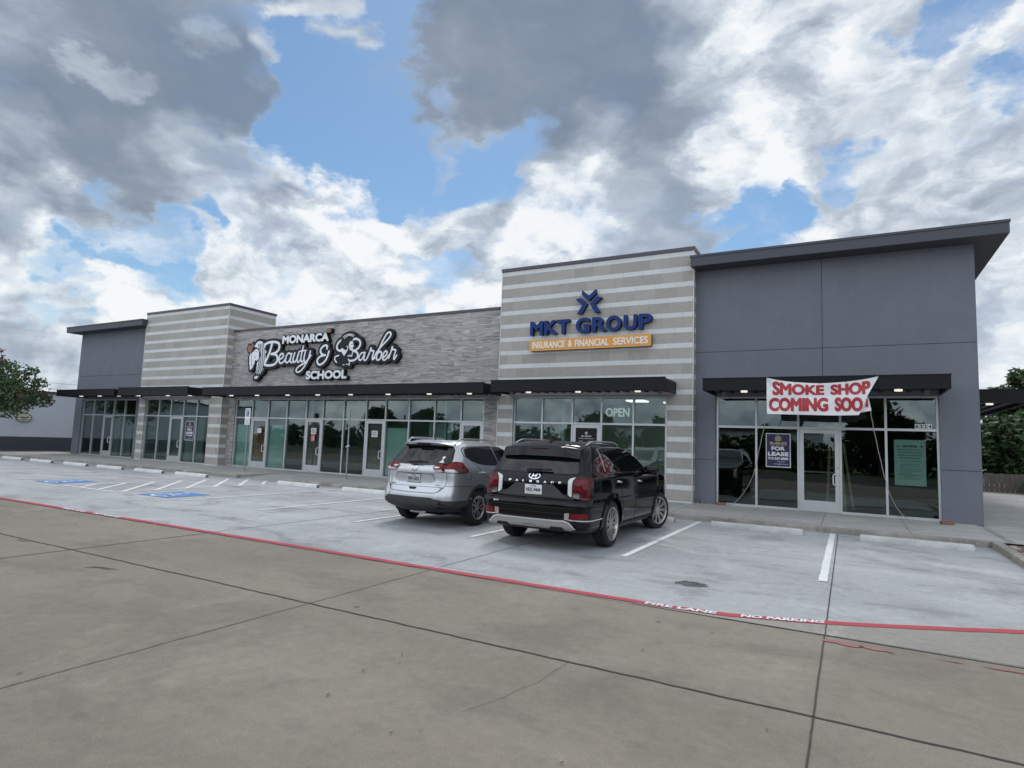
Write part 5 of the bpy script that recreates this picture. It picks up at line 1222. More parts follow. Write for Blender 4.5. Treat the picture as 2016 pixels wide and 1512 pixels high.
# ---- black three-row SUV
def black_suv():
    t = thing('suv', 'glossy black three-row SUV with chrome tailgate letters and silver skid plate', 'suv', (-3.57, -8.16, 0.004))
    rows = [(.285,.84,-.80,3.60,.18,.3),(.32,.925,-1.02,3.74,.20,.32),(.355,.95,-1.10,3.77,.20,.33),(.40,.965,-1.125,3.80,.20,.34),(.55,.984,-1.14,3.83,.20,.36),(.70,.99,-1.145,3.84,.20,.36),(.775,.988,-1.135,3.84,.20,.36),(.805,.986,-1.10,3.84,.19,.36),(.83,.985,-1.055,3.835,.16,.36),
            (.90,.985,-1.045,3.83,.15,.36),(.99,.984,-1.04,3.80,.15,.34),(1.07,.975,-1.035,3.68,.16,.34),(1.12,.968,-1.025,3.40,.17,.3),(1.16,.955,-1.01,2.86,.17,.3),(1.20,.935,-.99,2.50,.17,.25),(1.24,.918,-.965,2.34,.18,.22),(1.44,.842,-.835,1.86,.20,.2),(1.56,.79,-.745,1.56,.22,.2),(1.62,.755,-.70,1.38,.24,.2),(1.66,.715,-.66,1.24,.26,.2),(1.69,.65,-.60,1.08,.28,.2),(1.712,.55,-.50,.88,.28,.2),(1.728,.38,-.30,.60,.2,.15)]
    S = Shell(rows, 0.055, 0.05, 0.09, 2.9)
    A = [(0.0,.385),(2.9,.385)]; Rw = 0.435
    zs = dense([r[0] for r in rows], 66)
    V, F = S.body(zs, A, Rw, 0.6)
    finish_car(t, S, V, F, M['blackpaint'], 0.33, M['cladding_g'], A, Rw, 0.6, 0.985, zs)
    for sg in (1, -1):
        for ay, st in ((0.0, 0.0), (2.9, R(-20))):
            wheel(t, sg*0.855, ay, 0.382, 0.272, 0.245, 'multi', st, sg)
    rear = S.rear; sideR = lambda a, b, o=0: S.side(a, b, o, 1); sideL = lambda a, b, o=0: S.side(a, b, o, -1)
    mb = MB(); patch(mb, [(-.73,1.228),(-.2,1.215),(.2,1.215),(.73,1.228),(.655,1.47),(-.655,1.47)], rear, 0.008, .03, .012); mb.build('rear_window', M['cargls'], t, smooth=True)
    # roof spoiler over the rear window
    mb = MB(); n = 14; secs = []
    for k in range(n+1):
        u = -1+2*k/n; x = 0.70*u; e = 1-abs(u)**4
        secs.append([(x*.93, -.42-.0*e, 1.695-0.05*abs(u)**3), (x, -.76-0.07*e, 1.655-0.05*abs(u)**3), (x, -.79-0.075*e, 1.632-0.05*abs(u)**3), (x*1.01, -.84-.06*e, 1.480-0.03*abs(u)**3), (x*.98, -.79, 1.445)])
    Vs = [p for s_ in secs for p in s_]; m5 = 5
    mb.add(Vs, [(k*m5+j, (k+1)*m5+j, (k+1)*m5+(j+1)%m5, k*m5+(j+1)%m5) for k in range(n) for j in range(m5)]+[tuple(range(m5)), tuple(n*m5+j for j in range(m5))])
    sp = mb.build('rear_spoiler', M['blackpaint'], t, smooth=True, sharp=40)
    MB().box(-.16,.16,-.885,-.85,1.590,1.604).build('brake_light', M['redlens_d'], sp)
    # lamps
    for sg in (1, -1):
        wr = lambda a, b, o=0: S.wrap(a, b, o, sg)
        mb = MB()
        patch(mb, [(.735,1.165),(.90,1.172),(1.02,1.165),(1.01,1.09),(.985,.83),(.90,.822),(.70,.86),(.70,.90),(.71,1.10)], wr, 0.016, .02, .004, .03, 0)
        tl = mb.build('tail_light', M['redlens_d'], t, smooth=True)
        mb = MB(); patch(mb, [(.625,1.115),(.655,1.145),(.74,1.168),(.70,1.12),(.690,1.06),(.693,.865),(.665,.87),(.628,.905)], wr, 0.02, .012, .002, .03); mb.build('light_bar', M['whitelens'], tl, smooth=True)
        mb = MB(); patch(mb, [(.72,.85),(.83,.837),(.83,.92),(.715,.935)], wr, 0.020, .015, 0, .006); mb.build('reversing_lamp', M['smoke'], tl, smooth=True)
        mb = MB(); patch(mb, [(.735,1.13),(.93,1.135),(.93,1.06),(.725,1.05)], wr, 0.0195, .02, 0, .004); patch(mb, [(.725,1.02),(.91,1.022),(.91,.95),(.72,.955)], wr, 0.0195, .02, 0, .004); mb.build('lamp_cell', M['redlens'], tl, smooth=True)
        mb = MB(); patch(mb, [(.73,.535),(.99,.54),(.99,.615),(.73,.61)], wr, 0.014, .02, 0.004, .02); rf = mb.build('reflector', M['redlens'], t, smooth=True)
        mb = MB(); patch(mb, [(.62,.525),(.70,.54),(.705,.62),(.62,.615)], wr, 0.012, .015, 0.0, .02); strip(mb, [(.62,.53),(.75,.512),(1.0,.508),(1.50,.515)], wr, 0.018, 0.014, .014); mb.build('chrome_trim', M['chrome'], rf, smooth=True)
    # tailgate relief, plate, letters, emblem, wiper
    mb = MB(); patch(mb, [(-.33,1.03),(.33,1.03),(.56,.845),(-.56,.845)], rear, 0.004, .03, .006); mb.build('plate_recess', M['cladding'], t, smooth=True)
    plate(t, S, 0.0, .865, -1.048, 'HKK-9444', M['plate'])
    mb = MB()
    for k, ch in enumerate('PALISADE'):
        x0 = -.465+k*.128; text_flat(mb, ch, x0, x0+.046, 1.052, 1.086, lambda a, b: rear(a, b, .012), 0.04)
    mb.build('tailgate_lettering', M['chrome'], t, recalc=False)
    em = lambda a, b, o=0: rear(a, b, o)
    ring = [(.098*math.cos(k*math.pi/18), 1.158+.050*math.sin(k*math.pi/18)) for k in range(36)]
    mb = MB(); strip(mb, ring, em, .015, .016, .014, closed=True, step=.02); strip(mb, [(-.045,1.128),(-.022,1.188)], em, .018, .016, .014); strip(mb, [(.022,1.128),(.045,1.188)], em, .018, .016, .014); strip(mb, [(-.035,1.150),(.035,1.166)], em, .016, .016, .014)
    mb.build('emblem', M['chrome'], t)
    mb = MB(); text_flat(mb, 'AWD', -.70, -.60, .715, .745, lambda a, b: rear(a, b, .006), .02); mb.build('badge', M['chrome'], t, recalc=False)
    mb = MB().bar((-.12,-1.012,1.252),(.30,-1.008,1.262),.018,.03).bar((-.14,-1.02,1.235),(.10,-1.022,1.248),.03,.045); mb.build('rear_wiper', M['gap'], t)
    # bumper seams and skid plate
    mb = MB()
    strip(mb, [(-.90,.80),(-.6,.795),(.6,.795),(.90,.80)], rear, .012, .003); strip(mb, [(-.75,.69),(.75,.69)], rear, .010, .003)
    for sg in (1,-1): strip(mb, [(1.0,.80),(1.25,.74),(1.52,.72)], lambda a, b, o=0, s_=sg: S.wrap(a, b, o, s_), .008, .003)
    for sg in (1,-1): strip(mb, [(1.54,.74),(1.53,.31)], lambda a, b, o=0, s_=sg: S.wrap(a, b, o, s_), .008, .003)
    strip(mb, [(-.62,.60),(.62,.60)], rear, .010, .003)
    mb.build('panel_gap', M['gap'], t)
    mb = MB(); fx = lambda a, b, o=0: (lambda p: (p[0], p[1], p[2]))(rear(a, b, o))
    patch(mb, [(-.76,.375),(-.66,.465),(-.58,.492),(-.53,.497),(-.50,.485),(.50,.485),(.53,.497),(.58,.492),(.66,.465),(.76,.375),(.68,.352),(.42,.365),(-.42,.365),(-.68,.352)], fx, .030, .02, 0.003, .06)
    sk = mb.build('skid_plate', M['skid'], t, smooth=True)
    mb = MB()
    strip(mb, [(-.76,.38),(-.67,.470),(-.58,.499),(-.50,.491),(.50,.491),(.58,.499),(.67,.470),(.76,.38)], fx, .022, .036, .03); mb.build('skid_edge', M['chrome'], sk, smooth=True)
    mb = MB()
    for x0 in (-.5, .46): patch(mb, [(x0-.13,.345),(x0-.09,.395),(x0+.09,.395),(x0+.14,.345)], fx, .033, .012, 0.004, .02)
    mb.build('exhaust_outlet', M['gap'], sk)
    mb = MB(); strip(mb, [(-.12,.37),(-.09,.405),(.09,.405),(.12,.37)], fx, .006, .033, .004); mb.build('panel_gap', M['gap'], sk)
    # sides
    for sg, sd_ in ((1, sideR), (-1, sideL)):
        mb = MB()
        patch(mb, [(-.66,1.265),(-.60,1.35),(-.46,1.47),(-.30,1.575),(-.26,1.60),(-.26,1.255)], sd_, .007, .02, .006, .014)
        patch(mb, [(-.22,1.25),(-.22,1.605),(0.0,1.625),(.80,1.632),(.88,1.62),(.98,1.24)], sd_, .007, .025, .006, .014)
        patch(mb, [(1.03,1.235),(.95,1.615),(1.12,1.60),(1.32,1.54),(1.70,1.39),(2.02,1.22)], sd_, .007, .02, .006, .014)
        mb.build('side_window', M['cargls'], t, smooth=True)
        mb = MB(); strip(mb, [(-.24,1.255),(-.24,1.615)], sd_, .024, .013, .012); strip(mb, [(-.24,1.622),(.0,1.642),(.9,1.648),(1.14,1.622),(1.36,1.562),(1.72,1.41),(2.10,1.205)], sd_, .014, .012, .01); strip(mb, [(2.10,1.205),(1.0,1.222),(.3,1.225),(.16,1.262)], sd_, .018, .012, .012)
        mb.build('window_chrome', M['chrome'], t, smooth=True)
        for y0, z in ((.13,1.062),(1.26,1.035)):
            mb = MB(); P_ = [sd_(y0+.24*k/8, z+.02-.02*k/8, .018+.032*math.sin(math.pi*k/8)) for k in range(9)]; mb.tube(P_, .017, 8); mb.build('door_handle', M['chrome'], t, smooth=True)
        mb = MB()
        strip(mb, [(.46,.86),(.40,.98),(.28,1.05),(-.02,1.14),(-.20,1.24)], sd_, .008, .003); strip(mb, [(.46,.86),(.52,.60),(.53,.36)], sd_, .008, .003); strip(mb, [(1.0,1.23),(1.16,1.0),(1.2,.6),(1.18,.36)], sd_, .008, .003); strip(mb, [(2.06,1.2),(2.26,1.0),(2.32,.7),(2.28,.36)], sd_, .008, .003)
        strip(mb, [(.54,.36),(2.28,.36)], sd_, .007, .003)
        mb.build('panel_gap', M['gap'], t)
        mb = MB(); patch(mb, [(.50,.255),(2.42,.255),(2.42,.345),(.50,.345)], sd_, .02, .03, 0.0, .03); mb.build('sill_trim', M['cladding_g'], t, smooth=True)
        for ay in (0.0, 2.9): MB().add(*lip_ring(S, ay, .385, Rw-.004, Rw+.075, .022, -8, 188, sg)).build('arch_trim', M['blackpaint'], t, smooth=True)
        mb = mirror_house(sg, (sg*1.07, 1.90, 1.235), 1.15); mr = mb.build('side_mirror', M['blackpaint'], t, smooth=True)
        MB().bar((sg*.90,1.95,1.18),(sg*1.05,1.93,1.19),.07,.03).build('mirror_arm', M['blackpaint'], mr)
        MB().box(sg*1.07-.12, sg*1.07+.12, 1.80, 1.96, 1.135, 1.148).build('mirror_trim', M['chrome'], mr)
        mb = MB(); P_ = [(sg*.66,-.50,1.665),(sg*.665,-.30,1.722),(sg*.665,-.1,1.738),(sg*.66,.7,1.738),(sg*.64,1.0,1.722),(sg*.62,1.18,1.68)]; mb.tube(smooth_line(P_, 6), .017, 8); mb.build('roof_rail', M['rail'], t, smooth=True)
    mb = MB(); patch(mb, [(-.80,1.22),(.80,1.22),(.66,1.60),(-.66,1.60)], lambda a, b, o=0: (a, S.at(b)[2]-.035*(a/.8)**2+o, b), .004, .04, .01); mb.build('windscreen', M['cargls'], t, smooth=True)
    mb = MB(); Vf = []; prof = [(-.09,.0),(-.05,.055),(.03,.03),(.09,.0)]
    mb.add([(s_*.016*(1-.6*(k in (1,2))), -.42+y, 1.715+z) for k, (y, z) in enumerate([(-.07,0),(-.05,.07),(-.02,.06),(.10,0)]) for s_ in (1,-1)], [(0,2,4,6),(1,7,5,3),(0,1,3,2),(2,3,5,4),(4,5,7,6),(6,7,1,0)]); mb.build('roof_antenna', M['blackpaint'], t)
    for sg in (1,-1):
        mb = MB(); patch(mb, [(3.40,.74),(3.62,.74),(3.60,1.0),(3.45,1.0)], lambda a, b, o=0: S.side(a, b, o, sg), .012, .03, .01); mb.build('headlight', M['clearlens'], t, smooth=True)
    return t, S
bs, bS = black_suv()

# ---- silver crossover
def silver_suv():
    t = thing('suv', 'bright silver compact SUV with dark plastic bumper, parked left of the black SUV', 'suv', (-6.50, -7.60, 0.004))
    rows = [(.28,.66,-.74,3.46,.22,.3),(.33,.76,-.87,3.56,.26,.34),(.40,.865,-.985,3.60,.27,.36),(.45,.90,-1.01,3.62,.26,.36),(.53,.915,-1.02,3.64,.27,.38),(.60,.92,-1.02,3.64,.27,.38),(.68,.92,-1.00,3.64,.27,.38),(.76,.918,-.975,3.62,.27,.38),(.84,.916,-.95,3.60,.26,.38),(.95,.914,-.945,3.52,.25,.36),(1.04,.908,-.945,3.30,.25,.34),(1.10,.90,-.945,2.90,.25,.3),(1.16,.885,-.925,2.45,.25,.28),(1.20,.868,-.89,2.25,.25,.26),(1.24,.85,-.85,2.12,.24,.24),(1.40,.785,-.715,1.70,.24,.2),(1.52,.735,-.62,1.38,.25,.2),(1.58,.70,-.565,1.20,.26,.2),(1.625,.655,-.51,1.02,.27,.2),(1.655,.59,-.46,.84,.27,.2),(1.675,.48,-.35,.62,.24,.18),(1.687,.32,-.18,.40,.2,.12)]
    S = Shell(rows, 0.105, 0.06, 0.10, 2.706)
    A = [(0.0,.36),(2.706,.36)]; Rw = 0.40
    zs = dense([r[0] for r in rows]+[.535], 64)
    V, F = S.body(zs, A, Rw, 0.55)
    finish_car(t, S, V, F, M['silver'], 0.535, M['cladding'], A, Rw, 0.55, 0.915, zs)
    for sg in (1, -1):
        for ay in (0.0, 2.706): wheel(t, sg*0.797, ay, 0.358, 0.232, 0.225, 'five', 0.0, sg)
    rear = S.rear
    mb = MB(); patch(mb, [(-.67,1.235),(-.45,1.205),(.45,1.205),(.67,1.235),(.70,1.27),(.625,1.49),(.58,1.53),(-.58,1.53),(-.625,1.49),(-.70,1.27)], rear, 0.008, .03, .012); mb.build('rear_window', M['cargls'], t, smooth=True)
    mb = MB(); n = 14; secs = []
    for k in range(n+1):
        u = -1+2*k/n; x = 0.60*u; e = 1-abs(u)**4
        secs.append([(x*.92, -.30, 1.668-0.045*abs(u)**3), (x, -.52-0.14*e, 1.632-0.04*abs(u)**3), (x, -.545-0.15*e, 1.616-0.04*abs(u)**3), (x*.985, -.53-.14*e, 1.578-0.03*abs(u)**3), (x*.96, -.50, 1.54)])
    Vs = [p for s_ in secs for p in s_]; m5 = 5
    mb.add(Vs, [(k*m5+j, (k+1)*m5+j, (k+1)*m5+(j+1)%m5, k*m5+(j+1)%m5) for k in range(n) for j in range(m5)]+[tuple(range(m5)), tuple(n*m5+j for j in range(m5))])
    sp = mb.build('rear_spoiler', M['silver'], t, smooth=True, sharp=40)
    mb = MB().box(-.50,.50,-.645,-.56,1.545,1.574); mb.build('spoiler_underside', M['gap'], sp); MB().box(-.16,.16,-.705,-.66,1.577,1.597).build('brake_light', M['redlens_d'], sp)
    for sg in (1, -1):
        wr = lambda a, b, o=0: S.wrap(a, b, o, sg)
        mb = MB(); out = [(.42,1.165),(.50,1.19),(.66,1.245),(.80,1.265),(.93,1.255),(1.06,1.19),(1.24,1.105),(1.19,1.055),(1.05,1.048),(.62,1.055),(.50,1.07)]
        patch(mb, out, wr, 0.014, .015, 0.003, .03); tl = mb.build('tail_light', M['redlens'], t, smooth=True)
        mb = MB(); patch(mb, [(.47,1.10),(.63,1.105),(.66,1.065),(.52,1.072)], wr, .018, .012, .003, .008); patch(mb, [(.68,1.065),(.69,1.115),(.84,1.12),(.94,1.065)], wr, .018, .012, .003, .008); patch(mb, [(.415,1.155),(.53,1.165),(.60,1.15),(.52,1.13)], wr, .018, .012, .002, .008); mb.build('clear_lens', M['clearlens'], tl, smooth=True)
        mb = MB(); patch(mb, [(.96,1.065),(.88,1.12),(1.06,1.12),(1.18,1.10),(1.13,1.065)], wr, .0175, .012, .002, .008); mb.build('smoked_lens', M['smoke'], tl, smooth=True)
        mb = MB(); strip(mb, [(.655,1.06),(.665,1.24)], wr, .007, .019, .01); mb.build('panel_gap', M['gap'], tl)
    mb = MB(); patch(mb, [(-.40,1.02),(.40,1.02),(.46,.90),(.40,.862),(-.40,.862),(-.46,.90)], rear, .003, .02, .012, .01); strip(mb, [(-.43,1.035),(.43,1.035)], rear, .022, .022, .03); mb.build('plate_recess', M['silver'], t, smooth=True)
    mb = MB(); strip(mb, [(-.42,1.018),(.42,1.018)], rear, .014, .006, .004); strip(mb, [(.42,1.015),(.475,.90)], rear, .008, .006, .004); strip(mb, [(-.42,1.015),(-.475,.90)], rear, .008, .006, .004); mb.build('painted_recess_shade', M['cladding'], t, smooth=True)  # dark strips painted as shade along the edges of the recess
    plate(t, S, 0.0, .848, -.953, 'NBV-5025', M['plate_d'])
    em = lambda a, b, o=0: rear(a, b, o); ring = [(.062*math.cos(k*math.pi/15), 1.125+.056*math.sin(k*math.pi/15)) for k in range(30)]
    mb = MB(); strip(mb, ring, em, .016, .012, .010, closed=True, step=.02); strip(mb, [(-.075,1.125),(.075,1.125)], em, .022, .014, .012); mb.build('emblem', M['chrome'], t)
    mb = MB(); strip(mb, [(-.072,1.125),(.072,1.125)], em, .006, .0155, .002); text_flat(mb, 'ROGUE', -.63, -.46, .792, .815, lambda a, b: rear(a, b, .006), .03); text_flat(mb, 'SV', .50, .60, .80, .825, lambda a, b: rear(a, b, .006), .03); mb.build('badge', M['smoke'], t, recalc=False)
    mb = MB().bar((-.12,-.925,1.235),(.30,-.915,1.245),.018,.03).bar((-.14,-.93,1.222),(.14,-.94,1.245),.04,.045); mb.build('rear_wiper', M['gap'], t)
    mb = MB(); g = lambda a, b: rear(a, b, .011)
    mb.add([g(.53+.03*math.cos(k*.628), 1.335+.028*math.sin(k*.628)) for k in range(10)], [tuple(range(10))]); mb.add([g(a, b) for a, b in ((.515,1.30),(.545,1.30),(.55,1.26),(.51,1.26))], [(0,1,2,3)]); mb.add([g(a, b) for a, b in ((.48,1.238),(.585,1.238),(.57,1.268),(.50,1.268))], [(0,1,2,3)]); mb.build('window_sticker', M['paper'], t, recalc=False)
    mb = MB()
    for sg in (1,-1):
        wr = lambda a, b, o=0: S.wrap(a, b, o, sg)
        strip(mb, [(.72,1.05),(.735,.90),(.70,.80),(.60,.69),(.50,.665),(0,.66)], wr, .009, .003); strip(mb, [(.70,.80),(1.0,.80),(1.45,.78)], wr, .008, .003)
    strip(mb, [(-.66,.775),(.66,.775)], rear, .006, .003); mb.build('panel_gap', M['gap'], t)
    mb = MB(); patch(mb, [(-.085,.755),(.085,.755),(.06,.722),(-.06,.722)], rear, .004, .012, .006); mb.build('tailgate_handle', M['gap'], t)
    for sg in (1,-1):
        mb = MB(); patch(mb, [(.60,.44),(.76,.44),(.76,.472),(.60,.472)], lambda a, b, o=0: S.wrap(a, b, o, sg), .014, .012, .0); mb.build('reflector', M['redlens_d'], t)
    mb = MB(); patch(mb, [(-.66,.545),(-.60,.572),(.44,.572),(.50,.55),(.62,.535),(.60,.43),(-.60,.43)], rear, .010, .02, .004, .02); patch(mb, [(-.24,.40),(.02,.40),(.02,.47),(-.24,.47)], rear, .014, .02, .004, .01); patch(mb, [(.45,.30),(.82,.30),(.80,.36),(.5,.37)], rear, .012, .02, .0, .03); mb.build('bumper_cladding', M['cladding'], t, smooth=True)
    mb = MB().tube([(-.1,-.88,.285),(.28,-.90,.275)], .02, 8); mb.build('exhaust_pipe', M['steel'], t)
    for sg in (1, -1):
        sd_ = lambda a, b, o=0: S.side(a, b, o, sg)
        mb = MB()
        patch(mb, [(-.36,1.36),(-.37,1.47),(-.34,1.51),(-.05,1.535),(.55,1.55),(.66,1.545),(.79,1.185),(.25,1.20),(.02,1.225),(-.22,1.30)], sd_, .007, .02, .008, .014)
        patch(mb, [(.85,1.18),(.73,1.54),(1.0,1.53),(1.2,1.46),(1.55,1.31),(1.86,1.165)], sd_, .007, .02, .008, .014)
        mb.build('side_window', M['cargls'], t, smooth=True)
        mb = MB(); strip(mb, [(-.42,1.36),(-.42,1.49),(-.36,1.535),(-.05,1.56),(.6,1.572),(1.0,1.555),(1.22,1.48),(1.57,1.33),(1.92,1.15)], sd_, .010, .010, .01); mb.build('window_trim', M['gap'], t, smooth=True)
        for y0, z in ((.02,1.055),(1.02,1.02)):
            mb = MB(); P_ = [sd_(y0+.20*k/8, z-.012*k/8, .016+.028*math.sin(math.pi*k/8)) for k in range(9)]; mb.tube(P_, .016, 8); mb.build('door_handle', M['chrome'] if sg > 0 else M['silver'], t, smooth=True)
        mb = MB(); strip(mb, [(.42,.72),(.36,.9),(.18,1.02),(-.10,1.2),(-.30,1.33)], sd_, .008, .003); strip(mb, [(.42,.72),(.47,.45)], sd_, .008, .003); strip(mb, [(.82,1.18),(.98,.9),(1.0,.4)], sd_, .008, .003); strip(mb, [(1.84,1.16),(2.02,.9),(2.05,.4)], sd_, .008, .003)
        if sg > 0: strip(mb, [(-.50,1.06),(-.31,1.05),(-.31,.92),(-.50,.925)], sd_, .006, .003, closed=True)
        mb.build('panel_gap', M['gap'], t)
        for ay in (0.0, 2.706): MB().add(*lip_ring(S, ay, .36, Rw-.004, Rw+.055, .016, -8, 188, sg)).build('arch_trim', M['cladding'], t, smooth=True)
        mb = MB(); patch(mb, [(.42,.27),(2.28,.27),(2.28,.42),(.42,.42)], sd_, .014, .03, 0.0, .03); mb.build('sill_trim', M['cladding'], t, smooth=True)
        mb = mirror_house(sg, (sg*1.0, 1.72, 1.15), 1.05); mr = mb.build('side_mirror', M['silver'], t, smooth=True)
        MB().bar((sg*.84,1.76,1.10),(sg*.98,1.74,1.11),.06,.03).build('mirror_arm', M['gap'], mr)
        mb = MB(); P_ = [(sg*.60,-.42,1.615),(sg*.605,-.34,1.685),(sg*.605,-.2,1.703),(sg*.605,.45,1.703),(sg*.59,.80,1.682),(sg*.57,1.0,1.62)]; mb.tube(smooth_line(P_, 6), .017, 8); mb.build('roof_rail', M['rail'], t, smooth=True)
    mb = MB(); patch(mb, [(-.74,1.20),(.74,1.20),(.60,1.55),(-.60,1.55)], lambda a, b, o=0: (a, S.at(b)[2]-.05*(a/.8)**2+o, b), .004, .04, .01); mb.build('windscreen', M['cargls'], t, smooth=True)
    MB().tube([(0,-.30,1.68),(0,-.36,1.76),(0,-.46,1.93)], [.012,.006,.003], 6).build('roof_antenna', M['gap'], t)
    return t, S
ss, sS = silver_suv()
# ---------------------------------------------------------------- wheel stops
def wheel_stop(m):
    mb = MB(); n = 26; P_ = [(-.075,0),(-.072,.055),(-.05,.105),(-.03,.115),(.03,.115),(.05,.105),(.072,.055),(.075,0)]; q = random.Random(3)
    L = .915; xs = [-L, -L+.02]+[-L+.02+(2*L-.04)*k/n for k in range(1, n)]+[L-.02, L]; V = []
    for i, x in enumerate(xs):
        e = 0.82 if i in (0, len(xs)-1) else 1.0
        for y, z in P_: V.append((x, y*e+q.uniform(-.002,.002), z*e+(q.uniform(-.003,.002) if z > .05 else 0)))
    k = len(P_); F = [(i*k+j, (i+1)*k+j, (i+1)*k+j+1, i*k+j+1) for i in range(len(xs)-1) for j in range(k-1)]
    mb.add(V, F); mb.add([V[i] for i in range(k)], [tuple(range(k))], 1); mb.add([V[(len(xs)-1)*k+i] for i in range(k)], [tuple(range(k-1,-1,-1))], 1)
    return mb.build('wheel_stop', [m, M['stop_end']], None, smooth=True, sharp=40)
wsg = wheel_stop(M['stop_grey']); wsw = wheel_stop(M['stop_white'])
ws = [(-0.88,-4.0,'chipped grey concrete wheel stop in the bay below the vinyl banner'),(1.96,-3.98,'worn concrete wheel stop in the last bay beside the right kerb corner'),
      (-3.52,-3.95,'concrete wheel stop ahead of the black SUV'),(-6.27,-3.95,'concrete wheel stop ahead of the silver SUV'),(-9.05,-3.95,'white wheel stop in the empty bay left of the silver SUV'),
      (-11.9,-3.93,'white wheel stop just left of the silver SUV'),(-14.9,-3.85,'white wheel stop in front of the right blue accessible bay'),
      (-20.45,-3.9,'white wheel stop in front of the left blue accessible bay'),(-23.05,-3.95,'white wheel stop one bay left of the left blue accessible bay'),(-25.7,-4.0,'white wheel stop two bays left of the blue accessible bay'),
      (-28.4,-4.0,'white wheel stop below the far striped tower, third from the left edge'),(-31.35,-4.0,'white wheel stop below the far grey wall, second from the left edge'),(-34.1,-4.0,'leftmost white wheel stop at the edge of the photo')]
for i, (x, y, lab) in enumerate(ws):
    src = wsg if i < 4 else wsw
    o = src if i in (0, 4) else src.copy()
    if o is not src: col.objects.link(o)
    o.location = (x, y, 0.005); o.rotation_euler = (0, 0, rng.uniform(-.012,.012)); tag(o, lab, 'wheel stop', 'concrete wheel stops along the kerb')

# accessible sign posts on the walk
t = thing('parking_sign', 'blue and white accessible parking sign with a green-edged plate below on a steel post', 'sign', (-20.43, -1.67, 0.13))
MB().tube([(0,0,0),(0.0,0,2.55)], 0.028, 10).build('post', M['steel'], t, smooth=True)
MB().box(-.155,.155,-.036,-.03,2.08,2.53).build('sign_plate', M['white'], t)
mb = MB(); g = lambda a, b: (a, -.0385, b); mb.add([g(-.085,2.20),g(.085,2.20),g(.085,2.40),g(-.085,2.40)], [(0,1,2,3)]); text_flat(mb, 'RESERVED', -.13,.13,2.455,2.495,g,.02); text_flat(mb, 'PARKING', -.12,.12,2.41,2.445,g,.02)
mb.build('sign_print', M['sign_blue2'], t, recalc=False)
mb = MB()
for V_, F_ in wheelchair(0, 0, 0.16): mb.add([(a, -.0405, 2.30+b) for a, b in V_], F_)
mb.build('wheelchair_symbol', M['white'], t, recalc=False)
MB().box(-.155,.155,-.036,-.03,1.87,2.07).build('sign_plate', M['notice'], t)
mb = MB(); text_flat(mb, 'VAN', -.07,.07,1.985,2.03,g,.02); text_flat(mb, 'ACCESSIBLE', -.12,.12,1.92,1.955,g,.02); mb.build('sign_print', M['ink'], t, recalc=False)
MB().box(-.06,.06,-.06,.06,0,.012).build('base_plate', M['steel'], t)
t = thing('sign_post', 'bare galvanised steel post with no sign before the dark school window', 'post', (-15.12, -1.45, 0.13))
MB().tube([(0,0,0),(0.0,0,2.50)], 0.03, 10).build('post', M['steel'], t, smooth=True)
MB().bar((-.09,-.02,1.16),(.09,-.02,1.22),.02,.03).build('bracket', M['white'], t); MB().box(-.03,.03,-.035,-.03,2.28,2.52).build('sign_strap', M['steel'], t); MB().box(-.07,.07,-.07,.07,0,.012).build('base_plate', M['steel'], t)

# ---------------------------------------------------------------- trees and background
def leaf_mass(rg, blobs_, n, size, mb, mi=0, flatz=0.75, shell=0.55):
    V = []; F = []; tot = sum(b[3]**2 for b in blobs_)
    for bx, by, bz, br in blobs_:
        for k in range(int(n*br**2/tot)):
            while True:
                d = Vector((rg.gauss(0,1), rg.gauss(0,1), rg.gauss(0,1)))
                if d.length > .1: break
            d.normalize(); rr2 = br*(shell+(1.08-shell)*rg.random()**0.6)*(0.85+0.3*math.sin(d.x*5+bx*3)*math.sin(d.y*4+bz*5)+0.12*rg.random())
            p = Vector((bx+d.x*rr2, by+d.y*rr2, bz+d.z*rr2*flatz))
            u = Vector((rg.gauss(0,1), rg.gauss(0,1), rg.gauss(0,.7))).normalized(); v = u.orthogonal().normalized(); s = size*rg.uniform(.6,1.4)
            o = len(V); V += [p-u*s, p+v*s*.5, p+u*s, p-v*s*.5]; F.append((o, o+1, o+2, o+3))
    mb.add(V, F, mi)
def tree(name, label, cat, loc, trunk_h, blobs_, n, size, mats, seed, group=None, twigs=0):
    t = thing(name, label, cat, loc, group=group); rg = random.Random(seed)
    mb = MB(); mb.tube([(0,0,-.1),(rg.uniform(-.1,.1),rg.uniform(-.1,.1),trunk_h*.5),(rg.uniform(-.1,.1),0,trunk_h)], [.20,.15,.11], 9)
    for bx, by, bz, br in blobs_:
        mid = Vector((bx*.45, by*.45, trunk_h+(bz-trunk_h)*.4+rg.uniform(-.2,.2))); mb.tube([(0,0,trunk_h*.9), mid, (bx, by, bz)], [.09,.05,.02], 6)
    tips = []
    for k in range(twigs):
        bx, by, bz, br = rg.choice(blobs_); a = rg.uniform(0, 6.28); e = rg.uniform(-.1, 1.0); d = Vector((math.cos(a)*math.cos(e), math.sin(a)*math.cos(e), math.sin(e)))
        p1 = Vector((bx,by,bz))+d*br*rg.uniform(1.1,1.5); mb.tube([(bx,by,bz), Vector((bx,by,bz))+d*br*.6, p1], [.03,.018,.006], 5); tips.append((p1.x, p1.y, p1.z, br*.16)); tips.append(((bx+p1.x)/2, (by+p1.y)/2, (bz+p1.z)/2, br*.2))
    mb.build('trunk', M['bark'], t, smooth=True)
    mb = MB(); leaf_mass(rg, blobs_, n, size, mb, 0); 
    if tips: leaf_mass(rg, tips, int(n*.16), size*.9, mb, 1, 1.0, .1)
    mb.build('crown', mats, t, recalc=False)
    return t
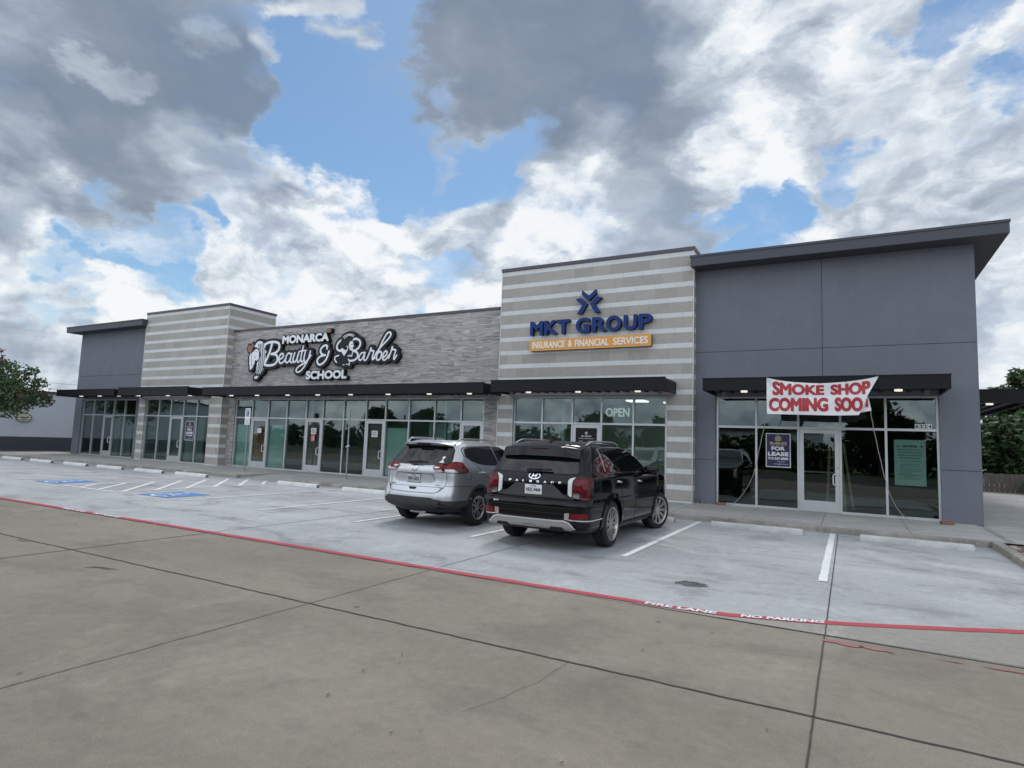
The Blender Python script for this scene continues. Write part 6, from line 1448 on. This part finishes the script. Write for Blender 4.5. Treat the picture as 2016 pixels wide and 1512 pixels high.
tree('crape_myrtle', 'leafy green tree with reddish twig tips at the left edge, before the white building', 'tree', (-38.3,-4.0,0), 2.0,
     [(0,0,3.2,1.5),(1.0,.5,4.2,1.0),(-.8,-.6,4.3,1.3),(1.55,1.1,3.2,0.95),(.1,-1.3,3.5,1.2),(1.9,1.9,3.0,.55),(1.5,1.9,3.9,.4),(1.2,1.6,4.5,.35),(-1.2,1.2,3.4,1.3),(.9,.9,2.6,.8),(0.2,.3,4.6,.8)], 10000, .085, [M['leaf'], M['leaf_p']], 4, None, 44)
gb = [(0,0,3.0,1.9),(1.6,.3,2.4,1.6),(-1.4,.2,2.3,1.5),(.6,.4,4.6,1.5),(2.4,.0,4.2,1.6),(-.3,-.3,1.4,1.3),(2.2,-.4,1.3,1.3),(3.4,.2,3.2,1.8),(1.0,0,5.3,1.0),(.2,.2,5.9,.7),(-.7,.3,5.0,.7)]
tree('oak_tree', 'dense dark green tree rising behind the wooden fence right of the shop', 'tree', (8.6,22.0,0), 1.6, gb, 24000, .15, [M['leaf_d'], M['leaf_p']], 8, None, 18)
t = thing('shrub', 'dark rounded shrub at the foot of the fence at the right edge', 'shrub', (8.25,17.6,0.1)); mb = MB(); leaf_mass(random.Random(2), [(0,0,.45,.5),(.5,0,.4,.5)], 2600, .06, mb); mb.build('foliage', M['leaf_d'], t, recalc=False); MB().tube([(0,0,0),(.05,0,.4)], .03, 6).build('stem', M['bark'], t)
t = thing('wooden_fence', 'weathered board fence behind the driveway under the dark tree', 'fence', (10,18.7,0.1))
mb = MB()
for k in range(62):
    x = -6+k*.195; mb.box(x, x+.18, 0, .025, 0.03, .93+rng.uniform(-.02,.02))
mb.build('board_panel', M['wood'], t); MB().box(-6,6,.026,.07,.2,.29).box(-6,6,.026,.07,.7,.79).build('rail', M['wood'], t)
struct(MB().box(4, 20, 18.3, 18.65, 0.0, 0.16).build('rear_kerb', M['kerb']))
q = random.Random(12)
def pebble(r):
    mb = MB(); bm = bmesh.new(); bmesh.ops.create_icosphere(bm, subdivisions=2, radius=r)
    mb.add([(v.co.x*1.3*(1+q.uniform(-.15,.15)), v.co.y*(1+q.uniform(-.15,.15)), v.co.z*.7) for v in bm.verts], [tuple(v.index for v in f.verts) for f in bm.faces]); bm.free(); return mb
mb = MB()
for k in range(220):
    x = q.uniform(3.45,6.5); y = q.uniform(-6.8,-3.3); p = pebble(q.uniform(.02,.055)); mb.add([(a+x, b+y, c+.105) for a, b, c in p.v], p.f)
o = mb.build('rock_mulch', M['rock'], None, smooth=True); tag(o, 'loose brown river rocks heaped in the planting bed by the right kerb', 'rocks', None, 'stuff')
# neighbouring white building
t = thing('white_building', 'low white neighbouring building with slate base band and oval sign', 'building', (-43.2,0,0))
MB().box(-26,0,-16,24,.93,3.68).build('wall', M['white_wall'], t); MB().box(-26,.03,-16,24,.05,.929).build('base_band', M['navy_wall'], t); MB().box(-26.1,.1,-16.1,24.1,3.681,3.80).build('parapet_cap', M['cap'], t)
MB().box(.031,.06,-16,24,0,.08).build('base_kerb', M['kerb'], t)
t = thing('oval_sign', 'cream oval sign with dark rim on the white building wall behind the tree', 'sign', (-43.17,-0.05,2.10))
el = [(.42*math.cos(k*math.pi/18), .27*math.sin(k*math.pi/18)) for k in range(36)]
MB().prism(el, lambda a, b: (0,a,b), lambda a, b: (.06,a,b)).build('sign_rim', M['ink'], t)
mb = MB().add([(.0625,a*.9,b*.87) for a, b in el], [tuple(range(36))]); mb.build('sign_face', M['cream_sign'], t, recalc=False)
mb = MB()
mb.add([(.065,a,b) for a, b in ((-.26,.0),(-.1,.05),(.05,.02),(.26,.07),(.22,-.02),(-.05,-.05))], [tuple(range(6))]); mb.add([(.065,a,b) for a, b in ((-.14,-.1),(.14,-.1),(.14,-.15),(-.14,-.15))], [(0,1,2,3)])
mb.build('sign_print', M['ink'], t, recalc=False)
# overhead wires beyond the shop
def wire(a, b, lab, sag=.5):
    P_ = [tuple(a[i]+(b[i]-a[i])*k/16-(sag*4*(k/16)*(1-k/16) if i == 2 else 0) for i in range(3)) for k in range(17)]
    tag(MB().tube(P_, .022, 5).build('power_line', M['gap'], None), lab, 'wire', 'overhead power lines')
wire((-120,34,9.0),(-20,40,6.2),'upper thin power line crossing the sky behind the left tree', .8); wire((-120,34,8.0),(-20,40,5.4),'lower thin power line crossing the sky behind the left tree', .8)
# street side added out of view for the window reflections
rg = random.Random(21); k = 0
crown = [(0,0,3.2,1.7),(1.5,.4,2.7,1.4),(-1.5,.2,2.8,1.5),(.3,.5,4.1,1.2),(.4,-1.2,2.8,1.4),(-.8,.6,3.8,1.1)]
T0 = tree('street_tree', 'broad dark tree across the street, seen mirrored in the shop windows', 'tree', (-14,-42,0), 1.3, crown, 4200, .24, [M['leaf_d'], M['leaf_p']], 31, 'street trees mirrored in the windows')
for x, y, s in ((-24,-46,1.15),(-33,-40,.9),(-48,-46,1.2),(-6,-48,.8),(3,-40,1.25),(9.5,-45,1.0),(15,-38,.95),(22,-47,1.2),(-60,-52,1.3),(-41,-50,.8),(30,-52,1.1)):
    c = copy_tree(T0); c.location = (x, y, 0); c.scale = (s, s, s*rg.uniform(.9,1.15)); c.rotation_euler = (0,0,rg.uniform(0,6))
struct(MB().sheet([(-120,-120),(120,-120),(120,-34),(-120,-34)], 0.01).build('verge', M['grass']))
struct(MB().sheet([(-120,-33.5),(120,-33.5),(120,-22),(-120,-22)], 0.01).build('street', mat('asphalt', (0.05,0.05,0.052), 0.9, var=0.1)))
mb = MB(); hq = random.Random(77)
leaf_mass(hq, [(-75+k*2.4, -44+hq.uniform(-1,1), 1.3+hq.uniform(-.3,.5), 2.1+hq.uniform(-.3,.4)) for k in range(56)], 26000, .33, mb, 0, .85, .3)  # invented dark leaf mass, unseen directly, darkens the low window reflections
tag(mb.build('hedge', M['leaf_d'], None, recalc=False), 'dark hedge added out of view across the street to darken the window reflections', 'hedge', None, 'stuff')
t = thing('street_building', 'low pale building across the street, seen mirrored in the shop windows', 'building', (-18,-62,0)); MB().box(-16,16,-8,0,0,4.2).build('wall', M['white_wall'], t); MB().box(-16.2,16.2,-8.2,.2,4.201,4.6).build('roof', M['cap'], t)
t = thing('utility_pole', 'wooden utility pole across the street, seen mirrored in the shop windows', 'pole', (-2.5,-36,0)); MB().tube([(0,0,0),(0,0,10.5)], [.17,.11], 9).build('pole', M['bark'], t); MB().box(-1.1,1.1,-.06,.06,9.4,9.55).build('crossarm', M['bark'], t)
MB().tube([(.25,0,7.6),(.25,0,8.5)], .22, 10).build('transformer', M['steel'], t)
